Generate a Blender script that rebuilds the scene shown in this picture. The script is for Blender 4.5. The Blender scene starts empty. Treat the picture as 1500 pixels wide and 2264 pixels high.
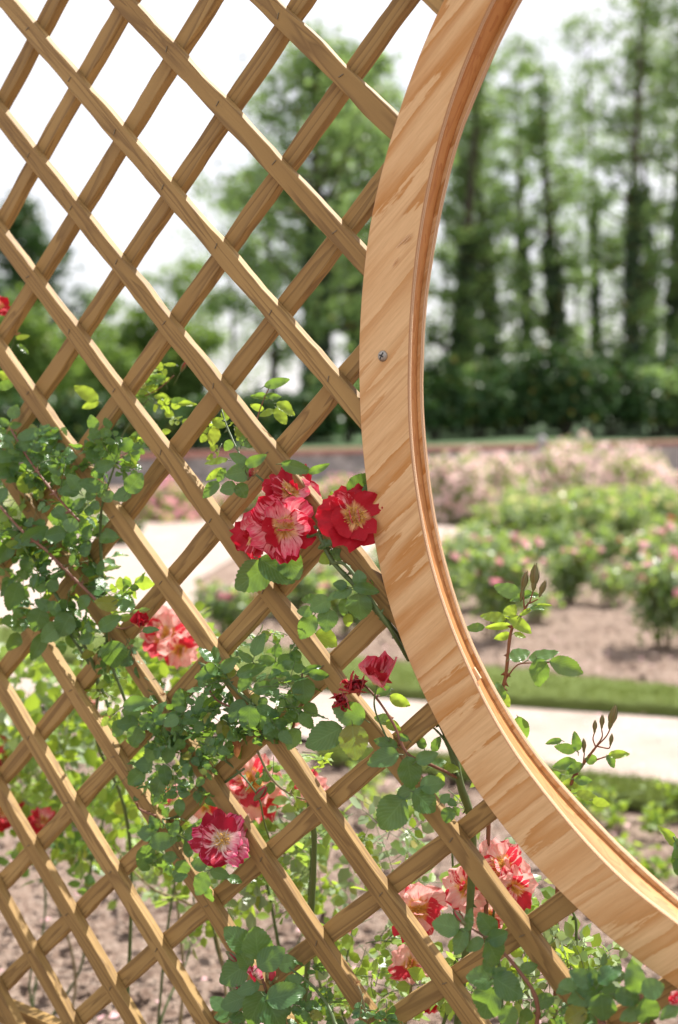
import bpy, math, random
import numpy as np
from mathutils import Vector, Matrix
R = math.radians
random.seed(7)
rng = np.random.default_rng(7)
scn = bpy.context.scene
COL = scn.collection

# ------------------------------------------------------------------ camera, sky, sun, exposure
FPX, HOR = 2600.0, 950.0                     # focal length and horizon measured on the 1500 x 2264 photograph
PITCH = math.atan((1132 - HOR) / FPX)
EYE = 1.5
cam = bpy.data.objects.new('camera', bpy.data.cameras.new('camera'))
COL.objects.link(cam)
cam.location = (0, 0, EYE)
cam.rotation_euler = (R(90) - PITCH, 0, 0)
cam.data.sensor_fit = 'HORIZONTAL'
cam.data.sensor_width = 24
cam.data.lens = FPX / 1500 * 24
cam.data.clip_start, cam.data.clip_end = 0.05, 3000
cam.data.dof.use_dof = True
cam.data.dof.focus_distance = 1.72
cam.data.dof.aperture_fstop = 2.7
scn.camera = cam

SUN_EL, SUN_AZ = 56.0, 42.0                  # azimuth clockwise from +Y (the view direction)
world = bpy.data.worlds.new('World')
scn.world = world
world.use_nodes = True
nt = world.node_tree
nt.nodes.clear()
wo = nt.nodes.new('ShaderNodeOutputWorld')
bg = nt.nodes.new('ShaderNodeBackground')
sky = nt.nodes.new('ShaderNodeTexSky')
sky.sky_type = 'NISHITA'
sky.sun_disc = False
sky.sun_elevation = R(SUN_EL)
sky.sun_rotation = R(SUN_AZ)
sky.dust_density = 3.0
tc = nt.nodes.new('ShaderNodeTexCoord')
nz = nt.nodes.new('ShaderNodeTexNoise')
nz.inputs['Scale'].default_value = 2.2
nz.inputs['Detail'].default_value = 6
cr = nt.nodes.new('ShaderNodeValToRGB')
cr.color_ramp.elements[0].position = 0.30
cr.color_ramp.elements[0].color = (0.55, 0.55, 0.55, 1)
cr.color_ramp.elements[1].position = 0.62
cr.color_ramp.elements[1].color = (0.95, 0.95, 0.95, 1)
mx = nt.nodes.new('ShaderNodeMixRGB')
mx.inputs['Color2'].default_value = (6.6, 6.4, 6.5, 1)      # thin bright cloud
nt.links.new(tc.outputs['Generated'], nz.inputs['Vector'])
nt.links.new(nz.outputs['Fac'], cr.inputs['Fac'])
nt.links.new(cr.outputs['Color'], mx.inputs['Fac'])
nt.links.new(sky.outputs['Color'], mx.inputs['Color1'])
nt.links.new(mx.outputs['Color'], bg.inputs['Color'])
bg.inputs['Strength'].default_value = 0.095
nt.links.new(bg.outputs['Background'], wo.inputs['Surface'])

sun = bpy.data.objects.new('sun', bpy.data.lights.new('sun', 'SUN'))
COL.objects.link(sun)
sun.data.energy = 5.0
sun.data.angle = R(0.6)
sun.data.color = (1.0, 0.95, 0.87)
sd = Vector((math.sin(R(SUN_AZ)) * math.cos(R(SUN_EL)), math.cos(R(SUN_AZ)) * math.cos(R(SUN_EL)), math.sin(R(SUN_EL))))
sun.rotation_euler = sd.to_track_quat('Z', 'Y').to_euler()
sun.location = (0, 0, 30)

scn.view_settings.view_transform = 'Standard'
scn.view_settings.look = 'None'
scn.view_settings.exposure = 1.04
scn.view_settings.gamma = 1
scn.cycles.max_bounces = 8
scn.cycles.transparent_max_bounces = 8
scn.cycles.transmission_bounces = 6

# ------------------------------------------------------------------ pixel -> place helpers (photo pixels, 1500 x 2264)
_c, _s = math.cos(PITCH), math.sin(PITCH)
FW, UP, RI = np.array([0, _c, -_s]), np.array([0, _s, _c]), np.array([1.0, 0, 0])
CAM = np.array([0, 0, EYE])
def ray(x, y): return FW + RI * (x - 750) / FPX + UP * (1132 - y) / FPX
def at(x, y, D):
    "point seen at a photo pixel, D metres ahead of the camera (horizontally)"
    r = ray(x, y); return CAM + r * (D / r[1])
def gnd(x, y, z=0.0):
    r = ray(x, y); return CAM + r * ((z - EYE) / r[2])
YAW = R(35)
U = np.array([math.cos(YAW), -math.sin(YAW), 0.0])            # along the trellis, to the right
N = np.array([-math.sin(YAW), -math.cos(YAW), 0.0])           # out of the trellis, towards the viewer
ZP = 1.398
ORG = np.array([-0.1021, 1.7672, 0.0])
def onp(x, y, off=0.0):
    "point on the plane `off` metres in front of the trellis face"
    r = ray(x, y); P = ORG + N * off + np.array([0, 0, ZP]) - CAM
    return CAM + r * ((P @ N) / (r @ N))
def proj(P):
    d = np.asarray(P) - CAM; z = d @ FW
    return 750 + FPX * (d @ RI) / z, 1132 - FPX * (d @ UP) / z
def unit(v):
    v = np.asarray(v, float); return v / (np.linalg.norm(v, axis=-1, keepdims=True) + 1e-12)

# ------------------------------------------------------------------ object helpers
def tag(o, label=None, cat=None, group=None, kind=None):
    if label: o['label'] = label
    if cat: o['category'] = cat
    if group: o['group'] = group
    if kind: o['kind'] = kind
    return o
def empty(name, loc=(0, 0, 0), rz=0.0):
    o = bpy.data.objects.new(name, None); COL.objects.link(o)
    o.location = loc; o.rotation_euler = (0, 0, rz); o.empty_display_size = 0.1
    return o
def link(name, me, parent=None, loc=None, rot=None, scale=None):
    o = bpy.data.objects.new(name, me); COL.objects.link(o)
    if parent is not None: o.parent = parent
    if loc is not None: o.location = loc
    if rot is not None: o.rotation_euler = rot
    if scale is not None: o.scale = scale if hasattr(scale, '__len__') else (scale,) * 3
    return o
def build(name, V, F, mats, smooth=True, uv=None, uv2=None, midx=None):
    """mesh from arrays; F is a list of lists or an (n,k) array; uv per vertex"""
    V = np.asarray(V, np.float32); me = bpy.data.meshes.new(name)
    if isinstance(F, np.ndarray):
        n, k = F.shape; loops = F.ravel(); starts = np.arange(n) * k; tot = np.full(n, k)
    else:
        n = len(F); tot = np.array([len(f) for f in F]); loops = np.array([i for f in F for i in f]); starts = np.r_[0, np.cumsum(tot)[:-1]]
    me.vertices.add(len(V)); me.vertices.foreach_set('co', V.ravel())
    me.loops.add(len(loops)); me.loops.foreach_set('vertex_index', loops.astype(np.int32))
    me.polygons.add(n); me.polygons.foreach_set('loop_start', starts.astype(np.int32)); me.polygons.foreach_set('loop_total', tot.astype(np.int32))
    for m in (mats if isinstance(mats, (list, tuple)) else [mats]): me.materials.append(m)
    if midx is not None: me.polygons.foreach_set('material_index', np.asarray(midx, np.int32))
    me.polygons.foreach_set('use_smooth', np.full(n, smooth))
    for nm, a in (('uv', uv), ('rnd', uv2)):
        if a is not None:
            l = me.uv_layers.new(name=nm); l.data.foreach_set('uv', np.asarray(a, np.float32)[loops].ravel())
    me.update(calc_edges=True); me.validate()
    return me
class MB:
    def __init__(s): s.V = []; s.F = []; s.M = []; s.UV = []; s.R = []; s.n = 0
    def add(s, V, F, mi=0, uv=None, rnd=None):
        V = np.asarray(V, float); s.V.append(V)
        s.F += [[int(i) + s.n for i in f] for f in F]; s.M += [mi] * len(F)
        s.UV.append(np.zeros((len(V), 2)) if uv is None else np.asarray(uv, float))
        s.R.append(np.full((len(V), 2), random.random()) if rnd is None else np.broadcast_to(np.asarray(rnd, float), (len(V), 2)))
        s.n += len(V)
    def box(s, a, b, mi=0):
        x0, y0, z0 = a; x1, y1, z1 = b
        V = [(x, y, z) for z in (z0, z1) for y in (y0, y1) for x in (x0, x1)]
        s.add(V, [(0, 2, 3, 1), (4, 5, 7, 6), (0, 1, 5, 4), (2, 6, 7, 3), (0, 4, 6, 2), (1, 3, 7, 5)], mi)
    def tube(s, P, r, k=6, mi=0, cap=True):
        P = np.asarray(P, float); n = len(P); r = np.broadcast_to(np.asarray(r, float), (n,))
        T = unit(np.gradient(P, axis=0)); ref = np.array([0.13, 0.31, 0.94]) if abs(T[0][2]) < .9 else np.array([1, .1, 0.])
        V = []; 
        for i in range(n):
            a = unit(np.cross(T[i], ref)); b = np.cross(T[i], a)
            th = np.arange(k) / k * 2 * np.pi
            V.append(P[i] + r[i] * (np.cos(th)[:, None] * a + np.sin(th)[:, None] * b))
        V = np.concatenate(V)
        F = [(i * k + j, i * k + (j + 1) % k, (i + 1) * k + (j + 1) % k, (i + 1) * k + j) for i in range(n - 1) for j in range(k)]
        if cap: F += [tuple(range(k))[::-1], tuple((n - 1) * k + j for j in range(k))]
        L = np.r_[0, np.cumsum(np.linalg.norm(np.diff(P, axis=0), axis=1))]
        uv = np.stack([np.tile(np.arange(k) / k, n), np.repeat(L, k)], 1)
        s.add(V, F, mi, uv)
    def lathe(s, prof, c=(0, 0, 0), k=16, mi=0):
        V = [(c[0] + r * math.cos(j / k * 2 * math.pi), c[1] + r * math.sin(j / k * 2 * math.pi), c[2] + z) for r, z in prof for j in range(k)]
        n = len(prof)
        F = [(i * k + j, i * k + (j + 1) % k, (i + 1) * k + (j + 1) % k, (i + 1) * k + j) for i in range(n - 1) for j in range(k)]
        s.add(V, F, mi)
    def mesh(s, name, mats, smooth=True):
        return build(name, np.concatenate(s.V), s.F, mats, smooth, np.concatenate(s.UV), np.concatenate(s.R), s.M)
def stamp(V, UV, F, pos, tip, nrm, scl, rnd=None):
    """place a leaf template (tip along +y, face along +z) at many positions at once"""
    pos, tip, nrm = np.asarray(pos, float), unit(tip), np.asarray(nrm, float)
    scl = np.asarray(scl, float)
    if scl.ndim == 1: scl = np.repeat(scl[:, None], 3, 1)
    x = unit(np.cross(tip, nrm)); z = np.cross(x, tip)
    m = len(pos); n = len(V)
    W = pos[:, None] + (V[None, :, 0, None] * scl[:, None, 0:1]) * x[:, None] + (V[None, :, 1, None] * scl[:, None, 1:2]) * tip[:, None] + (V[None, :, 2, None] * scl[:, None, 2:3]) * z[:, None]
    FF = (F[None] + (np.arange(m) * n)[:, None, None]).reshape(-1, F.shape[1])
    if rnd is None: rnd = rng.random((m, 2))
    return W.reshape(-1, 3), FF, np.tile(UV, (m, 1)), np.repeat(rnd, n, 0)
def curve(P, n=12):
    P = np.asarray(P, float); t = np.r_[0, np.cumsum(np.linalg.norm(np.diff(P, axis=0), axis=1))]; t /= t[-1]
    if len(P) < 3: q = np.linspace(0, 1, n); return np.stack([np.interp(q, t, P[:, i]) for i in range(3)], 1)
    out = []                                                   # Catmull-Rom
    Q = np.vstack([2 * P[0] - P[1], P, 2 * P[-1] - P[-2]])
    per = max(2, n // (len(P) - 1))
    for i in range(1, len(Q) - 2):
        for u in np.linspace(0, 1, per, endpoint=False):
            a, b, c, d = Q[i - 1:i + 3]
            out.append(.5 * ((2 * b) + (c - a) * u + (2 * a - 5 * b + 4 * c - d) * u * u + (3 * b - a - 3 * c + d) * u ** 3))
    out.append(P[-1]); return np.array(out)

# ------------------------------------------------------------------ materials
class NT:
    def __init__(s, name):
        s.m = bpy.data.materials.new(name); s.m.use_nodes = True; s.t = s.m.node_tree; s.t.nodes.clear()
        s.out = s.n('ShaderNodeOutputMaterial')
    def n(s, ty, **kw):
        x = s.t.nodes.new(ty)
        for k, v in kw.items(): setattr(x, k, v)
        return x
    def l(s, a, b): s.t.links.new(a, b)
    def set(s, node, **kw):
        for k, v in kw.items():
            inp = node.inputs[k.replace('_', ' ')]
            if hasattr(v, 'links'): s.l(v, inp)
            elif isinstance(v, tuple) and len(v) == 3 and inp.type == 'RGBA': inp.default_value = (*v, 1)
            else: inp.default_value = v
        return node
    def bsdf(s, **kw): return s.set(s.n('ShaderNodeBsdfPrincipled'), **kw)
    def noise(s, vec, scale, detail=4, rough=.55, dist=0.0):
        x = s.n('ShaderNodeTexNoise'); s.l(vec, x.inputs['Vector']); s.set(x, Scale=scale, Detail=detail, Roughness=rough, Distortion=dist); return x.outputs['Fac']
    def ramp(s, fac, stops, interp='LINEAR'):
        x = s.n('ShaderNodeValToRGB'); s.l(fac, x.inputs['Fac']); e = x.color_ramp.elements; x.color_ramp.interpolation = interp
        while len(e) < len(stops): e.new(0.5)
        for q, (p, c) in zip(e, stops):
            q.position = p; q.color = (*c, 1) if len(c) == 3 else c
        return x.outputs['Color']
    def mix(s, fac, a, b, mode='MIX'):
        x = s.n('ShaderNodeMixRGB', blend_type=mode)
        for i, v in ((0, fac), (1, a), (2, b)):
            if hasattr(v, 'links'): s.l(v, x.inputs[i])
            elif isinstance(v, tuple): x.inputs[i].default_value = (*v, 1)
            else: x.inputs[i].default_value = v
        return x.outputs[0]
    def math(s, op, a, b=0.0, c=None):
        x = s.n('ShaderNodeMath', operation=op)
        for i, v in ((0, a), (1, b)) + (((2, c),) if c is not None else ()):
            if hasattr(v, 'links'): s.l(v, x.inputs[i])
            else: x.inputs[i].default_value = v
        return x.outputs[0]
    def coord(s, kind='Object', scale=(1, 1, 1), rot=(0, 0, 0), rand=0.0):
        tc = s.n('ShaderNodeTexCoord'); mp = s.n('ShaderNodeMapping'); mp.inputs['Scale'].default_value = scale; mp.inputs['Rotation'].default_value = rot
        s.l(tc.outputs[kind], mp.inputs['Vector'])
        if rand:
            oi = s.n('ShaderNodeObjectInfo'); k = s.n('ShaderNodeVectorMath', operation='SCALE'); cb = s.n('ShaderNodeCombineXYZ')
            s.l(oi.outputs['Random'], cb.inputs[0]); s.l(oi.outputs['Random'], cb.inputs[1]); s.l(oi.outputs['Random'], cb.inputs[2])
            s.l(cb.outputs[0], k.inputs[0]); k.inputs['Scale'].default_value = rand
            s.l(k.outputs[0], mp.inputs['Location'])
        return mp.outputs['Vector']
    def uv(s, name):
        x = s.n('ShaderNodeUVMap', uv_map=name); q = s.n('ShaderNodeSeparateXYZ'); s.l(x.outputs[0], q.inputs[0]); return x.outputs[0], q.outputs[0], q.outputs[1]
    def bump(s, h, strength=.3, dist=.01):
        x = s.n('ShaderNodeBump'); s.l(h, x.inputs['Height']); x.inputs['Strength'].default_value = strength; x.inputs['Distance'].default_value = dist; return x.outputs[0]
    def done(s, sh): s.l(sh, s.out.inputs['Surface']); return s.m

def leaf_material(name, dark, light, trans, rough=.42, tfac=.35, veins=True, spec=.5):
    k = NT(name); _, u, v = k.uv('uv'); _, r1, r2 = k.uv('rnd')
    col = k.mix(r1, dark, light)
    vec = k.coord('Object', (1, 1, 1))
    col = k.mix(k.ramp(r2, [(.93, (0, 0, 0)), (.97, (1, 1, 1))]), col, (.30, .26, .05))
    if veins:
        au = k.math('ABSOLUTE', k.math('SUBTRACT', u, .5))
        ph = k.math('SUBTRACT', k.math('MULTIPLY', v, 8.0), k.math('MULTIPLY', au, 7.0))
        sn = k.math('POWER', k.math('ABSOLUTE', k.math('SINE', k.math('MULTIPLY', ph, 3.14159))), .35)
        mid = k.math('MINIMUM', k.math('MULTIPLY', au, 22.0), 1.0)
        vein = k.math('MULTIPLY', sn, mid)
        col = k.mix(k.math('MULTIPLY', k.math('SUBTRACT', 1.0, vein), .28), col, tuple(min(1, c * 2.1 + .02) for c in light))
        nrm = k.bump(vein, .22, .002)
    col = k.mix(k.math('MULTIPLY', k.noise(vec, 60, 3), .35), col, tuple(c * .55 for c in dark))
    b = k.bsdf(Base_Color=col, Roughness=rough); b.inputs['Specular IOR Level'].default_value = spec
    tr = k.n('ShaderNodeBsdfTranslucent'); k.l(k.mix(r2, trans, tuple(c * .72 for c in trans)), tr.inputs['Color'])
    if veins: k.l(nrm, b.inputs['Normal'])
    m = k.n('ShaderNodeMixShader'); m.inputs[0].default_value = tfac
    k.l(b.outputs[0], m.inputs[1]); k.l(tr.outputs[0], m.inputs[2])
    return k.done(m.outputs[0])
M = {}
M['leaf'] = leaf_material('rose_leaf', (.040, .115, .045), (.110, .220, .085), (.30, .50, .05), .27, .38)
M['leaf_new'] = leaf_material('rose_leaf_new', (.13, .24, .035), (.22, .34, .06), (.50, .68, .06), .40, .45)
M['leaf_far'] = leaf_material('rose_leaf_far', (.08, .16, .055), (.19, .29, .11), (.48, .68, .09), .33, .48, False)
M['leaf_grey'] = leaf_material('rose_leaf_pale', (.20, .28, .15), (.36, .44, .27), (.34, .46, .16), .34, .35, False)
M['tree_leaf'] = leaf_material('tree_leaf', (.085, .17, .055), (.16, .26, .095), (.34, .50, .15), .5, .40, False, .3)  # leaf colour brightened to stand in for distance haze
M['tree_light'] = leaf_material('tree_leaf_light', (.09, .17, .04), (.15, .24, .06), (.30, .46, .08), .5, .45, False, .3)
M['ivy'] = leaf_material('ivy_leaf', (.018, .052, .018), (.045, .095, .030), (.03, .08, .015), .4, .15, False, .4)
M['dark_leaf'] = leaf_material('dark_leaf', (.024, .072, .022), (.060, .125, .036), (.09, .18, .035), .45, .2, False, .3)
M['grass'] = leaf_material('grass_blade', (.11, .145, .035), (.19, .22, .07), (.20, .27, .05), .5, .4, False, .3)

def petal_material(name, red, pink, pale, eye, tfac=.3, bias=0.0):
    """striped rose petal: u across, v from claw to rim; rnd.x says how much of the petal is red"""
    k = NT(name); _, u, v = k.uv('uv'); _, r1, r2 = k.uv('rnd')
    cb = k.n('ShaderNodeCombineXYZ')
    k.l(k.math('MULTIPLY', k.math('SUBTRACT', u, .5), 7.0), cb.inputs[0]); k.l(k.math('MULTIPLY', v, 1.5), cb.inputs[1]); k.l(k.math('MULTIPLY', r1, 60.0), cb.inputs[2])
    st = k.noise(cb.outputs[0], 1.0, 4, .6, .6)
    s1 = k.math('ADD', st, k.math('MULTIPLY', k.math('SUBTRACT', r2, .5 - bias), .60))
    stripe = k.ramp(s1, [(.44, (0, 0, 0)), (.50, (.35, .35, .35)), (.53, (1, 1, 1))])
    base = k.mix(k.ramp(k.math('ADD', v, k.math('MULTIPLY', k.math('SUBTRACT', k.noise(cb.outputs[0], 2.2, 3, .6), .5), 1.3)), [(.32, (0, 0, 0)), (.95, (1, 1, 1))]), pale, pink)
    body = k.mix(stripe, base, red)
    eyef = k.ramp(k.math('ADD', v, k.math('MULTIPLY', k.math('SUBTRACT', st, .5), .35)), [(.14, (1, 1, 1)), (.27, (.7, .7, .7)), (.42, (0, 0, 0))])
    col = k.mix(eyef, body, eye)
    b = k.bsdf(Base_Color=col, Roughness=.55); b.inputs['Specular IOR Level'].default_value = .3
    b.inputs['Sheen Weight'].default_value = .15
    k.l(k.bump(k.noise(cb.outputs[0], 3.0, 3), .25, .004), b.inputs['Normal'])
    tr = k.n('ShaderNodeBsdfTranslucent'); k.l(col, tr.inputs['Color'])
    m = k.n('ShaderNodeMixShader'); m.inputs[0].default_value = tfac
    k.l(b.outputs[0], m.inputs[1]); k.l(tr.outputs[0], m.inputs[2])
    return k.done(m.outputs[0])
M['petal'] = petal_material('petal_striped', (.46, .003, .020), (.78, .075, .15), (.90, .46, .47), (.88, .66, .30))
M['petal_red'] = petal_material('petal_red', (.44, .003, .016), (.74, .06, .11), (.78, .42, .42), (.86, .60, .26), .24, .02)
M['petal_magenta'] = petal_material('petal_magenta', (.38, .003, .026), (.74, .07, .20), (.88, .58, .58), (.86, .76, .62), .26, .02)
M['petal_coral'] = petal_material('petal_coral', (.62, .035, .06), (.90, .42, .40), (.93, .72, .66), (.88, .60, .16), .42, -.06)
def flat_mat(name, c1, c2, rough=.6, scale=30, tr=0.0, metal=0.0, bump=0.0):
    k = NT(name); vec = k.coord('Object', rand=10)
    f = k.noise(vec, scale, 5)
    b = k.bsdf(Base_Color=k.mix(f, c1, c2), Roughness=rough, Metallic=metal)
    if bump: k.l(k.bump(f, bump, .01), b.inputs['Normal'])
    if tr:
        t = k.n('ShaderNodeBsdfTranslucent'); t.inputs['Color'].default_value = (*c2, 1); m = k.n('ShaderNodeMixShader'); m.inputs[0].default_value = tr
        k.l(b.outputs[0], m.inputs[1]); k.l(t.outputs[0], m.inputs[2]); return k.done(m.outputs[0])
    return k.done(b.outputs[0])
M['far_pink'] = flat_mat('far_pink_petals', (.74, .36, .42), (.84, .58, .60), .6, 4, .3)
M['far_pale'] = flat_mat('far_pale_pink_petals', (.72, .44, .46), (.84, .68, .64), .6, 4, .3)
M['far_yellow'] = flat_mat('far_yellow_petals', (.74, .68, .26), (.84, .80, .52), .6, 4, .3)
M['far_rose'] = flat_mat('far_rose_petals', (.72, .22, .32), (.84, .46, .52), .6, 4, .3)
M['far_red'] = flat_mat('far_red_petals', (.55, .02, .03), (.75, .14, .12), .6, 4, .3)
M['stamen'] = flat_mat('stamen', (.62, .30, .03), (.86, .58, .12), .7, 90)
M['stamen_dry'] = flat_mat('stamen_dry', (.26, .11, .04), (.42, .20, .08), .8, 90)
M['cane_green'] = flat_mat('cane_green', (.05, .10, .025), (.11, .15, .05), .5, 40)
M['cane_red'] = flat_mat('cane_red', (.13, .05, .025), (.22, .09, .05), .5, 40)
M['cane_old'] = flat_mat('cane_old', (.16, .12, .06), (.28, .24, .13), .8, 40, bump=.4)
M['bud_green'] = flat_mat('bud_sepal', (.09, .12, .035), (.16, .13, .06), .5, 60)
M['bud_red'] = flat_mat('bud_petal', (.30, .01, .03), (.48, .03, .06), .5, 60)
M['bud_olive'] = flat_mat('bud_olive', (.13, .17, .04), (.26, .13, .07), .5, 60)
M['dry_leaf'] = flat_mat('dry_leaf', (.20, .07, .02), (.36, .15, .05), .7, 60, .2)
M['bark'] = flat_mat('bark', (.030, .026, .018), (.075, .062, .045), .9, 3, bump=.6)
M['bark_far'] = flat_mat('bark_ivied', (.015, .025, .012), (.035, .045, .022), .9, 3, bump=.6)
M['stone'] = flat_mat('grey_stone', (.25, .25, .25), (.42, .42, .42), .85, 8, bump=.4)
M['screw'] = flat_mat('screw_steel', (.22, .20, .17), (.48, .46, .42), .38, 300, metal=.85, bump=.2)
M['nail'] = flat_mat('nail', (.10, .08, .05), (.24, .19, .12), .5, 300, metal=.4)
M['slot'] = flat_mat('screw_slot', (.012, .012, .012), (.02, .02, .02), .6, 100)

# pine slat: grain along the slat's own x axis
k = NT('trellis_pine')
vec = k.coord('Object', (1.6, 26, 26), rand=37)
big = k.noise(vec, 1.0, 3, .5, .6)
rings = k.math('FRACT', k.math('MULTIPLY', big, 8.5))
line = k.ramp(rings, [(0, (.0, .0, .0)), (.50, (.25, .25, .25)), (.86, (1, 1, 1)), (1.0, (0, 0, 0))])
vec2 = k.coord('Object', (3, 300, 300), rand=11)
fine = k.noise(vec2, 1.0, 4, .65)
oi = k.n('ShaderNodeObjectInfo')
base = k.mix(oi.outputs['Random'], (.29, .182, .058), (.46, .305, .115))
patch = k.noise(k.coord('Object', (2, 10, 10), rand=5), 1.0, 3)
base = k.mix(k.ramp(patch, [(.35, (0, 0, 0)), (.7, (1, 1, 1))]), base, (.30, .185, .060))
col = k.mix(k.math('MULTIPLY', line, .72), base, (.135, .075, .026))
col = k.mix(k.math('MULTIPLY', fine, .34), col, (.23, .125, .048))
b = k.bsdf(Base_Color=col, Roughness=.68); b.inputs['Specular IOR Level'].default_value = .35
k.l(k.bump(k.math('ADD', k.math('MULTIPLY', fine, .8), k.math('MULTIPLY', line, .5)), .35, .0015), b.inputs['Normal'])
M['slat'] = k.done(b.outputs[0])

# plywood face: rotary cut veneer, contour-like flame figure running diagonally across the ring
def ply_face(name, tint=1.0):
    k = NT(name)
    tcn = k.n('ShaderNodeTexCoord')
    rotn = k.n('ShaderNodeVectorRotate', rotation_type='Y_AXIS'); rotn.inputs['Angle'].default_value = R(42)
    k.l(tcn.outputs['Object'], rotn.inputs['Vector'])
    def mp(sc, loc=(0, 0, 0)):
        q = k.n('ShaderNodeMapping'); q.inputs['Scale'].default_value = sc; q.inputs['Location'].default_value = loc; k.l(rotn.outputs[0], q.inputs['Vector']); return q.outputs[0]
    h = k.noise(mp((1.2, 2, 15.5), (3.1, 0, 1.3)), 1.0, 1.6, .42, .15)
    wob = k.noise(mp((12, 2, 120)), 1.0, 4, .7)
    hh = k.math('ADD', k.math('MULTIPLY', h, 7.0), k.math('MULTIPLY', wob, .75))
    fr = k.math('FRACT', hh)
    band = k.ramp(fr, [(0, (1, 1, 1)), (.035, (.0, .0, .0)), (.34, (.05, .05, .05)), (.62, (.45, .45, .45)), (.93, (.95, .95, .95)), (1.0, (1, 1, 1))])
    amount = k.ramp(k.noise(mp((2.2, 2, 4.5), (7, 0, 2)), 1.0, 2), [(.34, (.5, .5, .5)), (.55, (1, 1, 1))])
    f = k.math('MULTIPLY', band, amount)
    fine = k.noise(mp((14, 10, 330)), 1.0, 4, .7)
    strand = k.ramp(k.noise(mp((3.2, 2, 85), (5, 0, 3)), 1.0, 3, .6), [(.52, (0, 0, 0)), (.66, (1, 1, 1))])
    col0 = strand
    pores = k.ramp(k.noise(mp((30, 10, 900)), 1.0, 2), [(.60, (0, 0, 0)), (.70, (1, 1, 1))])
    col = k.mix(f, (.69, .460, .240), (.46, .200, .045))
    col = k.mix(k.math('MULTIPLY', k.ramp(fine, [(.38, (0, 0, 0)), (.62, (1, 1, 1))]), .42), col, (.50, .30, .13))
    col = k.mix(k.math('MULTIPLY', strand, .50), col, (.43, .215, .075))
    col = k.mix(k.math('MULTIPLY', pores, .30), col, (.36, .20, .09))
    b = k.bsdf(Base_Color=col, Roughness=.62); b.inputs['Specular IOR Level'].default_value = .35
    k.l(k.bump(k.math('ADD', k.math('MULTIPLY', fine, .6), k.math('MULTIPLY', band, .6)), .22, .0012), b.inputs['Normal'])
    return k.done(b.outputs[0])
M['ply'] = ply_face('plywood_face')
# plywood edge: plies seen end on, stacked through the board's thickness (object y)
k = NT('plywood_edge')
vec = k.coord('Object'); sp = k.n('ShaderNodeSeparateXYZ'); k.l(vec, sp.inputs[0])
lay = k.math('FRACT', k.math('MULTIPLY', k.math('ADD', sp.outputs[1], k.math('MULTIPLY', k.noise(k.coord('Object', (25, 1, 25)), 1.0, 2), .0006)), 1 / .0036))
col = k.ramp(lay, [(0, (.26, .13, .055)), (.10, (.60, .42, .27)), (.50, (.70, .50, .34)), (.56, (.42, .22, .10)), (.92, (.46, .26, .13)), (1, (.26, .13, .055))])
fib = k.noise(k.coord('Object', (260, 700, 260)), 1.0, 3, .7)
col = k.mix(k.math('MULTIPLY', fib, .45), col, (.34, .19, .095))
b = k.bsdf(Base_Color=col, Roughness=.8); k.l(k.bump(fib, .5, .002), b.inputs['Normal'])
M['ply_edge'] = k.done(b.outputs[0])
# bent strip between the two plywood rings
k = NT('bent_ply_strip')
_, u, v = k.uv('uv')
cb = k.n('ShaderNodeCombineXYZ'); k.l(k.math('MULTIPLY', v, 9.0), cb.inputs[0]); k.l(k.math('MULTIPLY', u, 1.4), cb.inputs[1])
h = k.noise(cb.outputs[0], 1.0, 2, .5, .4)
band = k.ramp(k.math('FRACT', k.math('MULTIPLY', h, 7.0)), [(0, (1, 1, 1)), (.05, (0, 0, 0)), (.5, (.1, .1, .1)), (1, (1, 1, 1))])
cb2 = k.n('ShaderNodeCombineXYZ'); k.l(k.math('MULTIPLY', v, 260.0), cb2.inputs[0]); k.l(k.math('MULTIPLY', u, 3.0), cb2.inputs[1])
col = k.mix(band, (.52, .235, .070), (.40, .145, .034)); col = k.mix(k.math('MULTIPLY', k.noise(cb2.outputs[0], 1.0, 3), .4), col, (.32, .15, .06))
b = k.bsdf(Base_Color=col, Roughness=.6)
M['strip'] = k.done(b.outputs[0])

# ------------------------------------------------------------------ the ground
def ground_material():
    k = NT('soil'); vec = k.coord('Object')
    a = k.noise(vec, 3.0, 8, .65); c = k.noise(vec, 28, 6, .7); d = k.noise(vec, 110, 3, .6)
    col = k.mix(k.ramp(a, [(.35, (0, 0, 0)), (.65, (1, 1, 1))]), (.17, .105, .078), (.37, .27, .215))
    col = k.mix(k.ramp(c, [(.42, (0, 0, 0)), (.62, (1, 1, 1))]), col, (.46, .36, .30))
    col = k.mix(k.ramp(d, [(.55, (0, 0, 0)), (.7, (1, 1, 1))]), col, (.13, .085, .06))
    b = k.bsdf(Base_Color=col, Roughness=.95); b.inputs['Specular IOR Level'].default_value = .15
    k.l(k.bump(k.math('ADD', c, k.math('MULTIPLY', d, .5)), .9, .05), b.inputs['Normal'])
    return k.done(b.outputs[0])
M['soil'] = ground_material()
k = NT('gravel'); vec = k.coord('Object')
g1, g2 = k.noise(vec, 2.2, 8, .7), k.noise(vec, 90, 4, .7)
col = k.mix(k.ramp(g1, [(.35, (0, 0, 0)), (.65, (1, 1, 1))]), (.36, .29, .25), (.52, .44, .405))
col = k.mix(k.ramp(g2, [(.45, (0, 0, 0)), (.65, (1, 1, 1))]), col, (.29, .22, .18))
b = k.bsdf(Base_Color=col, Roughness=.95); k.l(k.bump(g2, .6, .02), b.inputs['Normal']); b.inputs['Specular IOR Level'].default_value = .15
M['gravel'] = k.done(b.outputs[0])
k = NT('turf'); vec = k.coord('Object')
col = k.mix(k.noise(vec, 6, 6), (.14, .19, .04), (.22, .27, .08)); g = k.noise(vec, 120, 4, .7)
col = k.mix(k.math('MULTIPLY', g, .5), col, (.045, .085, .018))
b = k.bsdf(Base_Color=col, Roughness=.9); k.l(k.bump(g, .8, .03), b.inputs['Normal']); b.inputs['Specular IOR Level'].default_value = .2
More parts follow.
